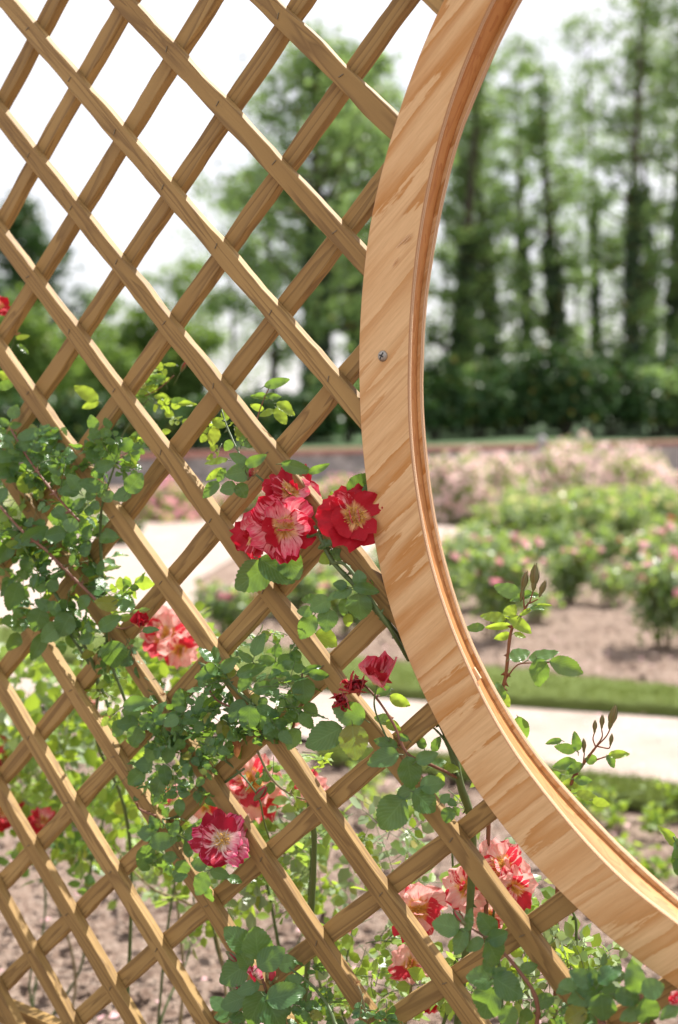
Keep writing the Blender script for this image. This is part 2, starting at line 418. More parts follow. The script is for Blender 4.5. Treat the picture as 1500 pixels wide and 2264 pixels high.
M['turf'] = k.done(b.outputs[0])

M['bank'] = flat_mat('bank_grass_shaded', (.022, .060, .014), (.045, .10, .022), .9, 4, bump=.5)  # darker than the turf: shade of the trees put into the grass colour
def sheet(name, pts, z, mat, kind='structure'):
    me = build(name, [(p[0], p[1], z) for p in pts], [list(range(len(pts)))], mat, False)
    o = link(name, me); tag(o, kind=kind); return o
# one sheet out to the horizon, finer near the trellis with lumps
def soil_sheet():
    xs = np.r_[-2000, -300, -60, np.linspace(-9, 9, 150), 60, 300, 2000]; ys = np.r_[-200, -5, np.linspace(1.0, 12, 130), 30, 120, 3000]
    X, Y = np.meshgrid(xs, ys); Z = np.zeros_like(X)
    m = (abs(X) < 8.8) & (Y > 1.0) & (Y < 11.9)
    Z[m] = -.045 + (rng.random(m.sum()) * .05)
    V = np.stack([X.ravel(), Y.ravel(), Z.ravel()], 1); a = len(xs)
    F = np.array([(j * a + i, j * a + i + 1, (j + 1) * a + i + 1, (j + 1) * a + i) for j in range(len(ys) - 1) for i in range(a - 1)])
    return build('ground', V, F, M['soil'])
tag(link('ground', soil_sheet()), kind='structure')
def strip_pts(far, near):                       # far and near: lists of photo pixels, left to right
    return [gnd(*p) for p in near] + [gnd(*p) for p in far[::-1]]
PATH_FAR = [(-900, 1385), (0, 1462), (900, 1552), (1500, 1592), (2600, 1690)]
PATH_NEAR = [(-900, 1440), (0, 1550), (900, 1665), (1500, 1748), (2600, 1900)]
sheet('garden_path', strip_pts(PATH_FAR, PATH_NEAR), .012, M['gravel'])
sheet('gravel_court', [gnd(*p) for p in [(-900, 1300), (0, 1425), (220, 1432), (470, 1440), (430, 1290), (520, 1235), (1060, 1240), (1100, 1178), (830, 1150), (240, 1146), (-300, 1146), (-900, 1150)]], .016, M['gravel'])

def raised_turf(name, far, near, h, blades, bl=.045):
    """turf edging with a cut side, plus its own short grass"""
    A = np.array([gnd(*p) for p in near]); B = np.array([gnd(*p) for p in far]); n = len(A)
    t = np.linspace(0, n - 1, 90); f = lambda P: np.stack([np.interp(t, np.arange(n), P[:, i]) for i in range(3)], 1)
    A, B = f(A), f(B); V = []
    for q, z in ((0, 0), (0, h * .8), (.04, h), (.25, h * 1.05), (.5, h), (.75, h * 1.05), (.96, h), (1, h * .8), (1, 0)):
        P = A * (1 - q) + B * q; P = P + rng.normal(0, .007, P.shape); P[:, 2] = z + (rng.normal(0, .006, len(P)) if z else 0); V.append(P)
    m = len(t); V = np.concatenate(V)
    F = np.array([(r * m + i, r * m + i + 1, (r + 1) * m + i + 1, (r + 1) * m + i) for r in range(8) for i in range(m - 1)])
    o = link(name, build(name, V, F, M['turf'])); tag(o, kind='structure')
    tt, q = rng.random(blades) * (m - 1), rng.random(blades); i = tt.astype(int); fr = (tt - i)[:, None]
    P = (A[i] * (1 - fr) + A[np.minimum(i + 1, m - 1)] * fr) * (1 - q[:, None]) + (B[i] * (1 - fr) + B[np.minimum(i + 1, m - 1)] * fr) * q[:, None]
    P[:, 2] = h * .95
    T = np.array([[-.06, 0, 0], [.06, 0, 0], [.0, 1, .1]]); 
    d = unit(np.c_[rng.normal(0, .45, (blades, 2)), np.ones(blades)])
    W, FF, uv, rn = stamp(T, T[:, :2], np.array([[0, 1, 2]]), P, d, rng.normal(0, 1, (blades, 3)), bl * (.6 + rng.random(blades)))
    g = link('grass', build('grass', W, FF, M['grass'], True, uv, rn)); tag(g, kind='stuff'); return g
tag(raised_turf('turf_strip', [(-900, 1330), (0, 1405), (130, 1418), (480, 1436), (860, 1486), (1150, 1506), (1500, 1545), (2600, 1640)],
                [(-900, 1384), (0, 1461), (140, 1473), (480, 1507), (860, 1547), (1150, 1568), (1500, 1591), (2600, 1689)], .075, 26000, .026),
    'short grass on the turf edging beyond the pale path', 'grass')
tag(raised_turf('turf_border', [(700, 1660), (1000, 1690), (1180, 1708), (1500, 1752), (2600, 1910)], [(700, 1685), (1000, 1725), (1180, 1750), (1500, 1805), (2600, 1980)], .035, 12000, .03),
    'short grass on the near side of the pale path', 'grass')

# clods and wood chips lying on the soil
def clods():
    n = 9000; P = np.zeros((n, 3)); k_ = 0
    while k_ < n:
        D = 2.3 + 9 * rng.random() ** 1.7; x = rng.uniform(-.36, .34) * D
        px, py = proj((x, D, 0))
        if np.interp(px, [-900, 0, 900, 1500, 2600], [1385, 1455, 1545, 1585, 1690]) < py < np.interp(px, [-900, 0, 900, 1500, 2600], [1440, 1555, 1670, 1850, 1900]): continue
        if px < 470 and 1140 < py < 1470: continue
        P[k_] = (x, D, .004); k_ += 1
    V = np.array([(1, 0, 0), (.3, .9, .1), (-.8, .5, 0), (-.7, -.6, .05), (.4, -.9, 0), (.1, .1, .75)]); F = np.array([(0, 1, 5), (1, 2, 5), (2, 3, 5), (3, 4, 5), (4, 0, 5)])
    s = .006 + .020 * rng.random(n) ** 2.5; sc = np.stack([s * (.6 + rng.random(n)), s * (.6 + rng.random(n)), s * (.5 + .6 * rng.random(n))], 1)
    W, FF, uv, rn = stamp(V, V[:, :2], F, P, np.c_[rng.normal(0, 1, (n, 2)), rng.normal(0, .15, n)], np.tile([0, 0, 1.], (n, 1)), sc)
    o = link('soil_clods', build('soil_clods', W, FF, M['soil'], False, uv, rn)); tag(o, 'brown clods and chips lying on the bare rose bed', 'soil clods', kind='stuff')
clods()

# terrace bank and garden wall behind the rose beds
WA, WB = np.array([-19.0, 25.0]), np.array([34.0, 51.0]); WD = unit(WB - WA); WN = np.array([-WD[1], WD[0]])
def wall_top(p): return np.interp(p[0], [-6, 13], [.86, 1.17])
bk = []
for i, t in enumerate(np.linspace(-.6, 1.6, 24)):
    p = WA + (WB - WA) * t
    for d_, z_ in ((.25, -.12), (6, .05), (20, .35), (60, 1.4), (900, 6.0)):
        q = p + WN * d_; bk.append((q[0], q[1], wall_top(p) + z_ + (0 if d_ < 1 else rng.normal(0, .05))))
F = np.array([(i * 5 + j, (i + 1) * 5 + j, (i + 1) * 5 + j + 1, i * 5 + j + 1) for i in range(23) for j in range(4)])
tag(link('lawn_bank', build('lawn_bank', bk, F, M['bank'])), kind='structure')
k = NT('stone_wall'); vec = k.coord('Object', (2.2, 2.2, 4.5)); vo = k.n('ShaderNodeTexVoronoi'); k.l(vec, vo.inputs['Vector']); vo.inputs['Scale'].default_value = 1.0
vd = k.n('ShaderNodeTexVoronoi', feature='DISTANCE_TO_EDGE'); k.l(vec, vd.inputs['Vector']); vd.inputs['Scale'].default_value = 1.0
hs = k.n('ShaderNodeSeparateXYZ'); k.l(vo.outputs['Color'], hs.inputs[0])
col = k.mix(hs.outputs[0], (.20, .20, .205), (.40, .38, .37)); col = k.mix(k.ramp(vd.outputs['Distance'], [(0, (1, 1, 1)), (.07, (0, 0, 0))]), col, (.12, .11, .10))
b = k.bsdf(Base_Color=col, Roughness=.9); M['wall'] = k.done(b.outputs[0])
M['coping'] = flat_mat('brick_coping', (.30, .13, .10), (.42, .21, .17), .85, 6, bump=.3)
wl = empty('garden_wall', (0, 0, 0)); tag(wl, 'long low grey stone wall with red brick coping beyond the rose beds', 'wall')
def wallpart(name, z0, z1, hw, mat):
    mb = MB(); ts = np.linspace(0, 1, 30); V = []
    for t in ts:
        p = WA + (WB - WA) * t; h = wall_top(p)
        for a, z in ((-hw, z0), (-hw, z1), (hw, z1), (hw, z0)):
            q = p + WN * a; V.append((q[0], q[1], (h + z) if z != 'g' else -.1))
    F = [(i * 4 + j, (i + 1) * 4 + j, (i + 1) * 4 + (j + 1) % 4, i * 4 + (j + 1) % 4) for i in range(29) for j in range(4)] + [(0, 1, 2, 3), (119, 118, 117, 116)]
    mb.add(V, F); link(name, mb.mesh(name, mat, False), wl)
wallpart('stone_courses', 'g', -.14, .2, M['wall']); wallpart('coping', -.135, 0.0, .27, M['coping'])

# ------------------------------------------------------------------ plant building blocks
LEAFLOW_V = np.array([(0, 0, 0), (-.30, .33, .06), (0, .30, 0), (.30, .33, .06), (-.27, .66, .05), (0, .65, -.01), (.27, .66, .05), (0, 1, -.04)])
LEAFLOW_F = np.array([(0, 2, 1, 1), (0, 3, 2, 2), (1, 2, 5, 4), (2, 3, 6, 5), (4, 5, 7, 7), (5, 6, 7, 7)])
LEAFLOW_F3 = np.array([(0, 2, 1), (0, 3, 2), (1, 2, 5), (1, 5, 4), (2, 3, 6), (2, 6, 5), (4, 5, 7), (5, 6, 7)])
LEAFLOW_UV = np.c_[LEAFLOW_V[:, 0] / .64 + .5, LEAFLOW_V[:, 1]]
QUAD_V = np.array([(0, 0, 0), (-.32, .5, .05), (0, 1, 0), (.32, .5, .05)]); QUAD_F = np.array([(0, 3, 2, 1)]); QUAD_UV = np.c_[QUAD_V[:, 0] / .64 + .5, QUAD_V[:, 1]]
def hero_leaf(seed, curl=.12, fold=.16):
    """serrated ovate leaflet, length 1, as a 5-column grid with toothed rim"""
    r = np.random.default_rng(seed); n = 22; V = []; UVs = []
    asy = r.normal(0, .03)
    for i in range(n + 1):
        t = i / n
        w = .47 * (math.sin(math.pi * min(1, t ** .80)) ** .72 if 0 < t < 1 else 0) * (1 - .10 * t)
        tooth = (i % 2) * .030 + r.normal(0, .006)
        for c in (-1, -.5, 0, .5, 1):
            x = c * (w + (tooth if abs(c) == 1 and 0 < i < n - 1 else 0))
            y = t + (.018 if abs(c) == 1 and i % 2 else 0) - .05 * abs(c) * (1 - t)
            z = fold * abs(x) * (1 + .5 * math.sin(t * 9 + seed)) - curl * t * t + .022 * math.sin(t * 21 + 3 * c + seed) * abs(c) + asy * x
            V.append((x, y, z)); UVs.append((.5 + c * .5, t))
    F = []
    for i in range(n):
        for j in range(4): F.append((i * 5 + j, i * 5 + j + 1, (i + 1) * 5 + j + 1, (i + 1) * 5 + j))
    return np.array(V), np.array(UVs), np.array(F)
HERO = [hero_leaf(s, c, f) for s, c, f in ((1, .10, .16), (2, .22, .24), (3, -.06, .10), (4, .16, .30), (5, .05, .05))]
def petal_geo(r, L, W, lift, cup, ruffle, na=9, nb=9):
    "petal from the claw outwards along +y, cupped upwards (+z)"
    V = []; UVs = []; ph = r.random(4) * 6.3; a0 = lift
    notch = .10 + .14 * r.random(); e1, e2 = r.random(2) * 6.3
    for i in range(nb):
        v = i / (nb - 1)
        for j in range(na):
            s_ = (j / (na - 1) - .5) * 2
            w = W * (math.sin(min(1.0, .08 + v * 1.02) * math.pi * .62) ** .85)
            x = s_ * w * .5 * (1 - .10 * max(0, v - .8) * 5 * abs(s_))
            yy = v * (1 - .24 * abs(s_) ** 2.4 * v - notch * .55 * math.exp(-(s_ / .25) ** 2) * v ** 6) * L
            ang = a0 + cup * v
            yy *= 1 + v ** 3 * (.05 * math.sin(s_ * 6 + e1) + .035 * math.sin(s_ * 13 + e2)); z = yy * math.sin(ang); y = yy * math.cos(ang)
            z += ruffle * L * v * v * (math.sin(s_ * 5.5 + ph[0]) * .6 + math.sin(s_ * 9 + ph[1] + v * 4) * .4)
            z += .20 * W * (s_ * s_) * (.9 - .9 * v)
            x += ruffle * .3 * L * v * math.sin(v * 7 + ph[2])
            V.append((x, y, z)); UVs.append((.5 + .5 * s_, v))
    F = [(i * na + j, i * na + j + 1, (i + 1) * na + j + 1, (i + 1) * na + j) for i in range(nb - 1) for j in range(na - 1)]
    return np.array(V), np.array(UVs), F
def rotz(V, a): c, s = math.cos(a), math.sin(a); return V @ np.array([[c, s, 0], [-s, c, 0], [0, 0, 1]])
def flower_mesh(seed, mat, layers=((5, 1.0, .18, .10), (4, .80, .45, .35), (3, .52, .75, .5)), ruffle=.10, redness=None, res=9):
    """open semi-double rose facing +z, petal length 1 = flower radius"""
    r = np.random.default_rng(seed); mb = MB(); pi = 0
    for li, (cnt, L, lift, cup) in enumerate(layers):
        a0 = r.random() * 6.3
        for q in range(cnt):
            V, uv, F = petal_geo(r, L * r.uniform(.86, 1.08), L * r.uniform(.84, 1.06), lift + r.normal(0, .10), cup + r.normal(0, .18), ruffle * r.uniform(.6, 1.3), res, res)
            V = rotz(V, a0 + q / cnt * 6.283 + r.normal(0, .12)); V[:, 2] += .03 * li + r.normal(0, .012)
            red = r.random() if redness is None else redness[pi % len(redness)]
            mb.add(V, F, 0, uv, (r.random(), red)); pi += 1
    return mb.mesh('petals', mat)
def stamen_mesh(seed, mat, size=.30, n=46, hgt=.20):
    r = np.random.default_rng(seed); mb = MB()
    mb.lathe([(.0, .07), (.05, .065), (.075, .04), (.08, 0)], k=8)
    for i in range(n):
        a, rad = r.random() * 6.283, size * math.sqrt(r.random()); h = hgt * r.uniform(.6, 1.1) * (1 - .3 * rad / size)
        e = np.array([rad * math.cos(a), rad * math.sin(a), h])
        mb.tube(curve([(.03 * math.cos(a), .03 * math.sin(a), .02), e * .6 + [0, 0, .02], e], 4), .0065, 3)
        mb.add(e + np.array([(.022, 0, 0), (-.022, .008, 0), (0, .018, .016), (0, -.016, .012), (0, 0, -.012)]) * r.uniform(.7, 1.3), [(0, 2, 3), (1, 3, 2), (0, 4, 2), (1, 2, 4), (0, 3, 4), (1, 4, 3)])
    return mb.mesh('stamens', mat)
STAM = stamen_mesh(3, M['stamen'], .30, 70, .26); STAM_DRY = stamen_mesh(5, M['stamen_dry'], .34, 70, .3)
def bud_mesh(open_=0.0, red='bud_red'):
    mb = MB()                                    # 1 unit long, pointing +z : hip, petals, five sepals
    mb.lathe([(.0, -.02), (.05, 0), (.10, .10), (.13, .22), (.12, .30)], k=10, mi=0)
    mb.lathe([(.12, .29), (.18, .42), (.19, .55), (.15, .74), (.07, .90), (.0, .97)], k=12, mi=1)
    for i in range(5):
        a = i / 5 * 6.283; V = []
        for t, w in ((0, .07), (.3, .10), (.6, .075), (.85, .03), (1.05, .006)):
            rad = .135 + .085 * math.sin(min(1, t) * math.pi) * 1.0 - .10 * max(0, t - .35) + open_ * t * .45
            z = .28 + t * .70 * (1 - open_ * .55)
            for s_ in (-1, 1): V.append((rad * math.cos(a) - s_ * w * math.sin(a), rad * math.sin(a) + s_ * w * math.cos(a), z))
        mb.add(V, [(2 * q, 2 * q + 1, 2 * q + 3, 2 * q + 2) for q in range(4)], 0)
    return mb.mesh('rose_bud', [M['bud_green'], M[red]])
BUD = bud_mesh(); BUD_GREEN = bud_mesh(0.0, 'bud_olive'); BUD_OPEN = bud_mesh(.6)
def aim(nrm, spin=0.0):
    q = Vector(nrm).to_track_quat('Z', 'Y'); return (q.to_matrix() @ Matrix.Rotation(spin, 3, 'Z')).to_euler()

# ------------------------------------------------------------------ the trellis
FS = {-1: [(-.2995, 1.2227), (1.0296, -.0307)], 0: [(-.4114, 1.1096), (.9049, -.1406)], 1: [(-.5219, .9978), (.7818, -.2492)], 2: [(-.6312, .8873), (.6602, -.3565)],
      3: [(-.7391, .7782), (.5401, -.4625)], 4: [(-.8458, .6702), (.4215, -.5672)], 5: [(-.9513, .5636), (.3042, -.6706)], 6: [(-1.0556, .4581), (.1884, -.7728)],
      7: [(-1.1587, .3539), (.0739, -.8738)], 8: [(-1.2606, .2508), (-.0392, -.9736)], 9: [(-1.3613, .1489), (-.151, -1.0722)], 10: [(-1.4609, .0482), (-.2615, -1.1697)], 11: [(-1.5595, -.0514), (-.3707, -1.266)]}
BS = {-4: [(-.4114, 1.1096), (-1.3613, .1489)], -3: [(-.3056, 1.0091), (-1.2639, .0506)], -2: [(-.1992, .908), (-1.1659, -.0483)], -1: [(-.092, .8063), (-1.0672, -.1478)],
      0: [(.0158, .7038), (-.968, -.2479)], 1: [(.1244, .6007), (-.8681, -.3487)], 2: [(.2337, .4969), (-.7676, -.4501)], 3: [(.3437, .3924), (-.6664, -.5522)], 4: [(.4545, .2872), (-.5646, -.6549)],
      5: [(.5659, .1813), (-.4622, -.7582)], 6: [(.6782, .0747), (-.3591, -.8622)], 7: [(.7912, -.0326), (-.2554, -.9669)], 8: [(.9049, -.1406), (-.151, -1.0722)],
      9: [(1.0195, -.2494), (-.0459, -1.1782)], 10: [(1.1348, -.3589), (.0598, -1.2849)], 11: [(1.2509, -.4692), (.1663, -1.3923)]}
SW, ST, GAP = .0290, .0175, .0285                            # slat width and thickness
PT = .0092                                      # plywood thickness
RC = np.array([1.0187, .18155])
TH_O = [146.3, 151, 158.5, 165.6, 173.4, 181.8, 190.4, 196.8, 202.5, 209.3, 215.9, 221.2, 231.2, 237.8, 243.4]
R_O = [.868, .8655, .862, .8606, .8555, .853, .8545, .861, .866, .8674, .8685, .8695, .865, .860, .852]
TH_I = [144.2, 148.6, 151.8, 155.0, 159.3, 163.6, 169.4, 173.9, 178.5, 183, 187.6, 191.3, 194.4, 198.7, 203.1, 207.3, 211.4, 215.1, 219.8, 224.9, 231.3, 235.7, 240.1]
R_I = [.801, .7957, .7935, .7900, .7855, .7805, .7755, .7727, .7712, .7725, .7743, .7757, .777, .7805, .7823, .7841, .7855, .7875, .7885, .787, .7875, .787, .7815]
def rad(tab_t, tab_r, th, mean):
    a = math.degrees(th) % 360; x = [60] + tab_t + [330]; y = [mean] + tab_r + [mean]
    return float(np.interp(a, x, y))
NS = 288
TH = [i / NS * 2 * math.pi for i in range(NS)]
def smooth_r(tt, rr, mean):
    v = np.array([rad(tt, rr, t, mean) for t in TH]); 
    for _ in range(3): v = (np.roll(v, 1) + v * 2 + np.roll(v, -1)) / 4
    return v
TH_B = [142.7, 146.6, 150.7, 155, 157, 160.6, 166.6, 170.3, 174.2, 178.3, 182, 187, 190.2, 196, 202, 206.6, 212.6, 217, 221.6, 224, 230.2, 239]
R_B = [.790, .7877, .785, .785, .784, .7808, .7765, .7757, .7752, .774, .7750, .776, .777, .7805, .7835, .7868, .7878, .787, .785, .783, .777, .776]
RO, RIN, RBK = smooth_r(TH_O, R_O, .864), smooth_r(TH_I, R_I, .784), smooth_r(TH_B, R_B, .784)
trellis = empty('garden_trellis', tuple(ORG), -YAW)
tag(trellis, 'new pine diagonal lattice trellis with a round plywood ringed opening', 'trellis')
def clip_line(p, q):
    """extend the slat to the panel bounds and stop it inside the ring"""
    p, q = np.array(p), np.array(q); d = unit(q - p)
    t = np.linspace(-2, 3.5, 6000); X = p + t[:, None] * d
    ok = (X[:, 0] > -1.62) & (X[:, 0] < 1.75) & (X[:, 1] > -1.26) & (X[:, 1] < 1.02) & (np.hypot(*(X - RC).T) > .823)
    idx = np.where(ok)[0]
    if not len(idx): return None
    br = np.where(np.diff(idx) > 1)[0]; a, b = idx[0], idx[br[0]] if len(br) else idx[-1]
    segs = np.split(idx, br + 1); s = min(segs, key=lambda s: X[s, 0].mean())
    return X[s[0]], X[s[-1]]
NAIL = MB()
NAIL.add([(-.0006, 0, -.0045), (.0006, 0, -.0045), (.0006, -.0009, -.0045), (-.0006, -.0009, -.0045), (-.0006, 0, .0045), (.0006, 0, .0045), (.0006, -.0009, .0045), (-.0006, -.0009, .0045)],
         [(0, 1, 2, 3), (4, 7, 6, 5), (0, 3, 7, 4), (1, 5, 6, 2), (2, 6, 7, 3)])
NAIL = NAIL.mesh('nail', M['nail'], False)
def slat(p, q, y0, seed):
    r = np.random.default_rng(seed); L = np.linalg.norm(q - p); c = (p + q) / 2; ang = math.atan2(q[1] - p[1], q[0] - p[0])
    n = int(L / .02) + 2; xs = np.linspace(-L / 2, L / 2, n); V = []
    def wob(a): 
        k_ = r.normal(0, 1, n); k_ = np.convolve(k_, np.ones(3) / 3, 'same'); return k_ * a
    top, bot = wob(.0013), wob(.0013); bow = .0012 * np.sin(xs * r.uniform(2, 5) + r.random() * 6)
    e = .0013
    for i in range(n):
        hi, lo = SW / 2 + top[i] + bow[i], -SW / 2 + bot[i] + bow[i]
        for (y, z) in ((0, lo + e), (0, hi - e), (e, hi), (ST - e, hi), (ST, hi - e), (ST, lo + e), (ST - e, lo), (e, lo)): V.append((xs[i], y, z))
    F = [(i * 8 + j, (i + 1) * 8 + j, (i + 1) * 8 + (j + 1) % 8, i * 8 + (j + 1) % 8) for i in range(n - 1) for j in range(8)] + [tuple(range(8)), tuple((n - 1) * 8 + j for j in range(8))[::-1]]
    me = build('slat', V, F, M['slat'], False)
    o = link('slat', me, trellis, (c[0], y0, ZP + c[1])); o.rotation_euler = (0, -ang, 0)
    return o, c, ang
BL = [clip_line(*BS[k_]) for k_ in BS]
for n_, key in enumerate(FS):
    cl = clip_line(*FS[key])
    if cl is None: continue
    o, c, ang = slat(cl[0], cl[1], 0.0, 100 + n_)
    d = unit(cl[1] - cl[0])
    for b_ in BL:
        if b_ is None: continue
        e = b_[1] - b_[0]; A = np.array([[d[0], -e[0]], [d[1], -e[1]]])
        t, s = np.linalg.solve(A, b_[0] - cl[0])
        if 0 < t < np.linalg.norm(cl[1] - cl[0]) and 0 < s < 1:
            P = cl[0] + d * t; loc = (float((P - c) @ d) + random.uniform(-.004, .004), -.0003, random.uniform(-.003, .003))
            link('nail', NAIL, o, loc, (0, random.uniform(-.5, .5), 0))
for n_, b_ in enumerate(BL):
    if b_ is not None: slat(b_[0], b_[1], ST + .0006, 200 + n_)
def ring(name, y0, y1, ri, ro, mats, strip=False, bev=.0012, rj=None):
    rj = ri if rj is None else rj
    V = []; uv = []; mi = []
    prof = lambda i: ((ri[i] + bev, y0), (ro[i] - bev, y0), (ro[i], y0 + bev), (ro[i], y1 - bev), (ro[i] - bev, y1), (rj[i] + bev, y1), (rj[i], y1 - bev), (ri[i], y0 + bev))
    for i, t in enumerate(TH):
        for j, (r_, y) in enumerate(prof(i)):
            V.append((RC[0] + r_ * math.cos(t), y, ZP + RC[1] + r_ * math.sin(t))); uv.append(((y - y0) / .02, t))
    F = []
    for i in range(NS):
        a, b = i * 8, ((i + 1) % NS) * 8
        for j in range(8): F.append((a + j, b + j, b + (j + 1) % 8, a + (j + 1) % 8)); mi.append(0 if j in (0, 4) else 1)
    me = build(name, V, F, mats, True, uv, None, mi)
    me.polygons.foreach_set('use_smooth', [m_ == 1 for m_ in mi])
    return link(name, me, trellis)
jit = np.convolve(np.r_[rng.normal(0, .0007, NS)], np.ones(5) / 5, 'same')
ring('front_ring', -PT, -.0004, RIN, RO, [M['ply'], M['ply_edge']])
ring('back_ring', GAP, GAP + PT, RBK + jit, RO + .004, [M['ply'], M['ply_edge']])
ring('inner_strip', -.0002, GAP - .0002, RIN + .0085, np.maximum(RIN, RBK) + .016, [M['ply'], M['strip']], True, .0005, RBK + .0060)
# dome head screw with crossed slots in the front ring
def local(x, y, off):
    P = onp(x, y, off) - ORG; return Vector((P @ U, -(P @ N), P[2]))
sc = MB(); sc.lathe([(.0078, 0), (.0078, .0008), (.0066, .0026), (.0042, .0036), (0, .0039)], k=24)
so = link('screw', sc.mesh('screw', M['screw']), trellis, local(847, 787, PT), (R(90), 0, 0)); so.scale = (1, 1, 1)
sl = MB(); sl.box((-.0052, -.0008, .0026), (.0052, .0008, .0042)); sl.box((-.0009, -.0036, .0026), (.0009, .0036, .00415))
link('screw_slot', sl.mesh('screw_slot', M['slot'], False), so, (0, 0, .0001), (0, 0, R(62)))
# splinters torn from the face and a wood sliver caught in the groove
sp_ = MB()
for (x0, y0, x1, y1, w) in ((876, 548, 912, 512, 5), (892, 540, 915, 516, 4), (868, 590, 884, 566, 3)):
    a, b = np.array(local(x0, y0, PT + .0003)), np.array(local(x1, y1, PT + .0022)); d = unit(b - a); s_ = np.cross(d, [0, 1, 0]) * w / 1600 / 2
    sp_.add([a - s_ * .3, a + s_ * .3, (a + b) / 2 + s_ - [0, .001, 0], b, (a + b) / 2 - s_ - [0, .001, 0], (a + b) / 2 - [0, -.0006, 0]], [(0, 5, 4), (0, 1, 5), (1, 2, 5), (5, 2, 3), (4, 5, 3)])
M['torn'] = flat_mat('torn_wood', (.62, .42, .24), (.74, .54, .34), .8, 300)
link('splinter', sp_.mesh('splinter', M['torn'], False), trellis)
a, b = np.array(local(1046, 1478, -.006)), np.array(local(1060, 1503, -.001)); d = unit(b - a); s_ = np.cross(d, [0, 1, 0]) * .0028
cb_ = MB(); cb_.add([a - s_, a + s_, b + s_ * 1.3, b - s_ * 1.3] + [q + np.array([0, .0025, 0]) for q in (a - s_, a + s_, b + s_ * 1.3, b - s_ * 1.3)], [(0, 1, 2, 3), (7, 6, 5, 4), (0, 4, 5, 1), (1, 5, 6, 2), (2, 6, 7, 3), (3, 7, 4, 0)])
link('wood_sliver', cb_.mesh('wood_sliver', M['torn'], False), trellis)
# pale board along the foot of the lattice, and the posts that carry it outside the picture
rl = MB(); rl.box((-1.7, 2 * ST + .004, ZP - 1.045), (1.8, 2 * ST + .030, ZP - 1.005)); 
link('bottom_rail', rl.mesh('bottom_rail', M['slat'], False), trellis)
for x_ in (-1.66, 1.98):
    ps = MB(); ps.box((x_ - .045, 2 * ST + .05, -.1), (x_ + .045, 2 * ST + .14, ZP + 1.1)); link('post', ps.mesh('post', M['slat'], False), trellis)

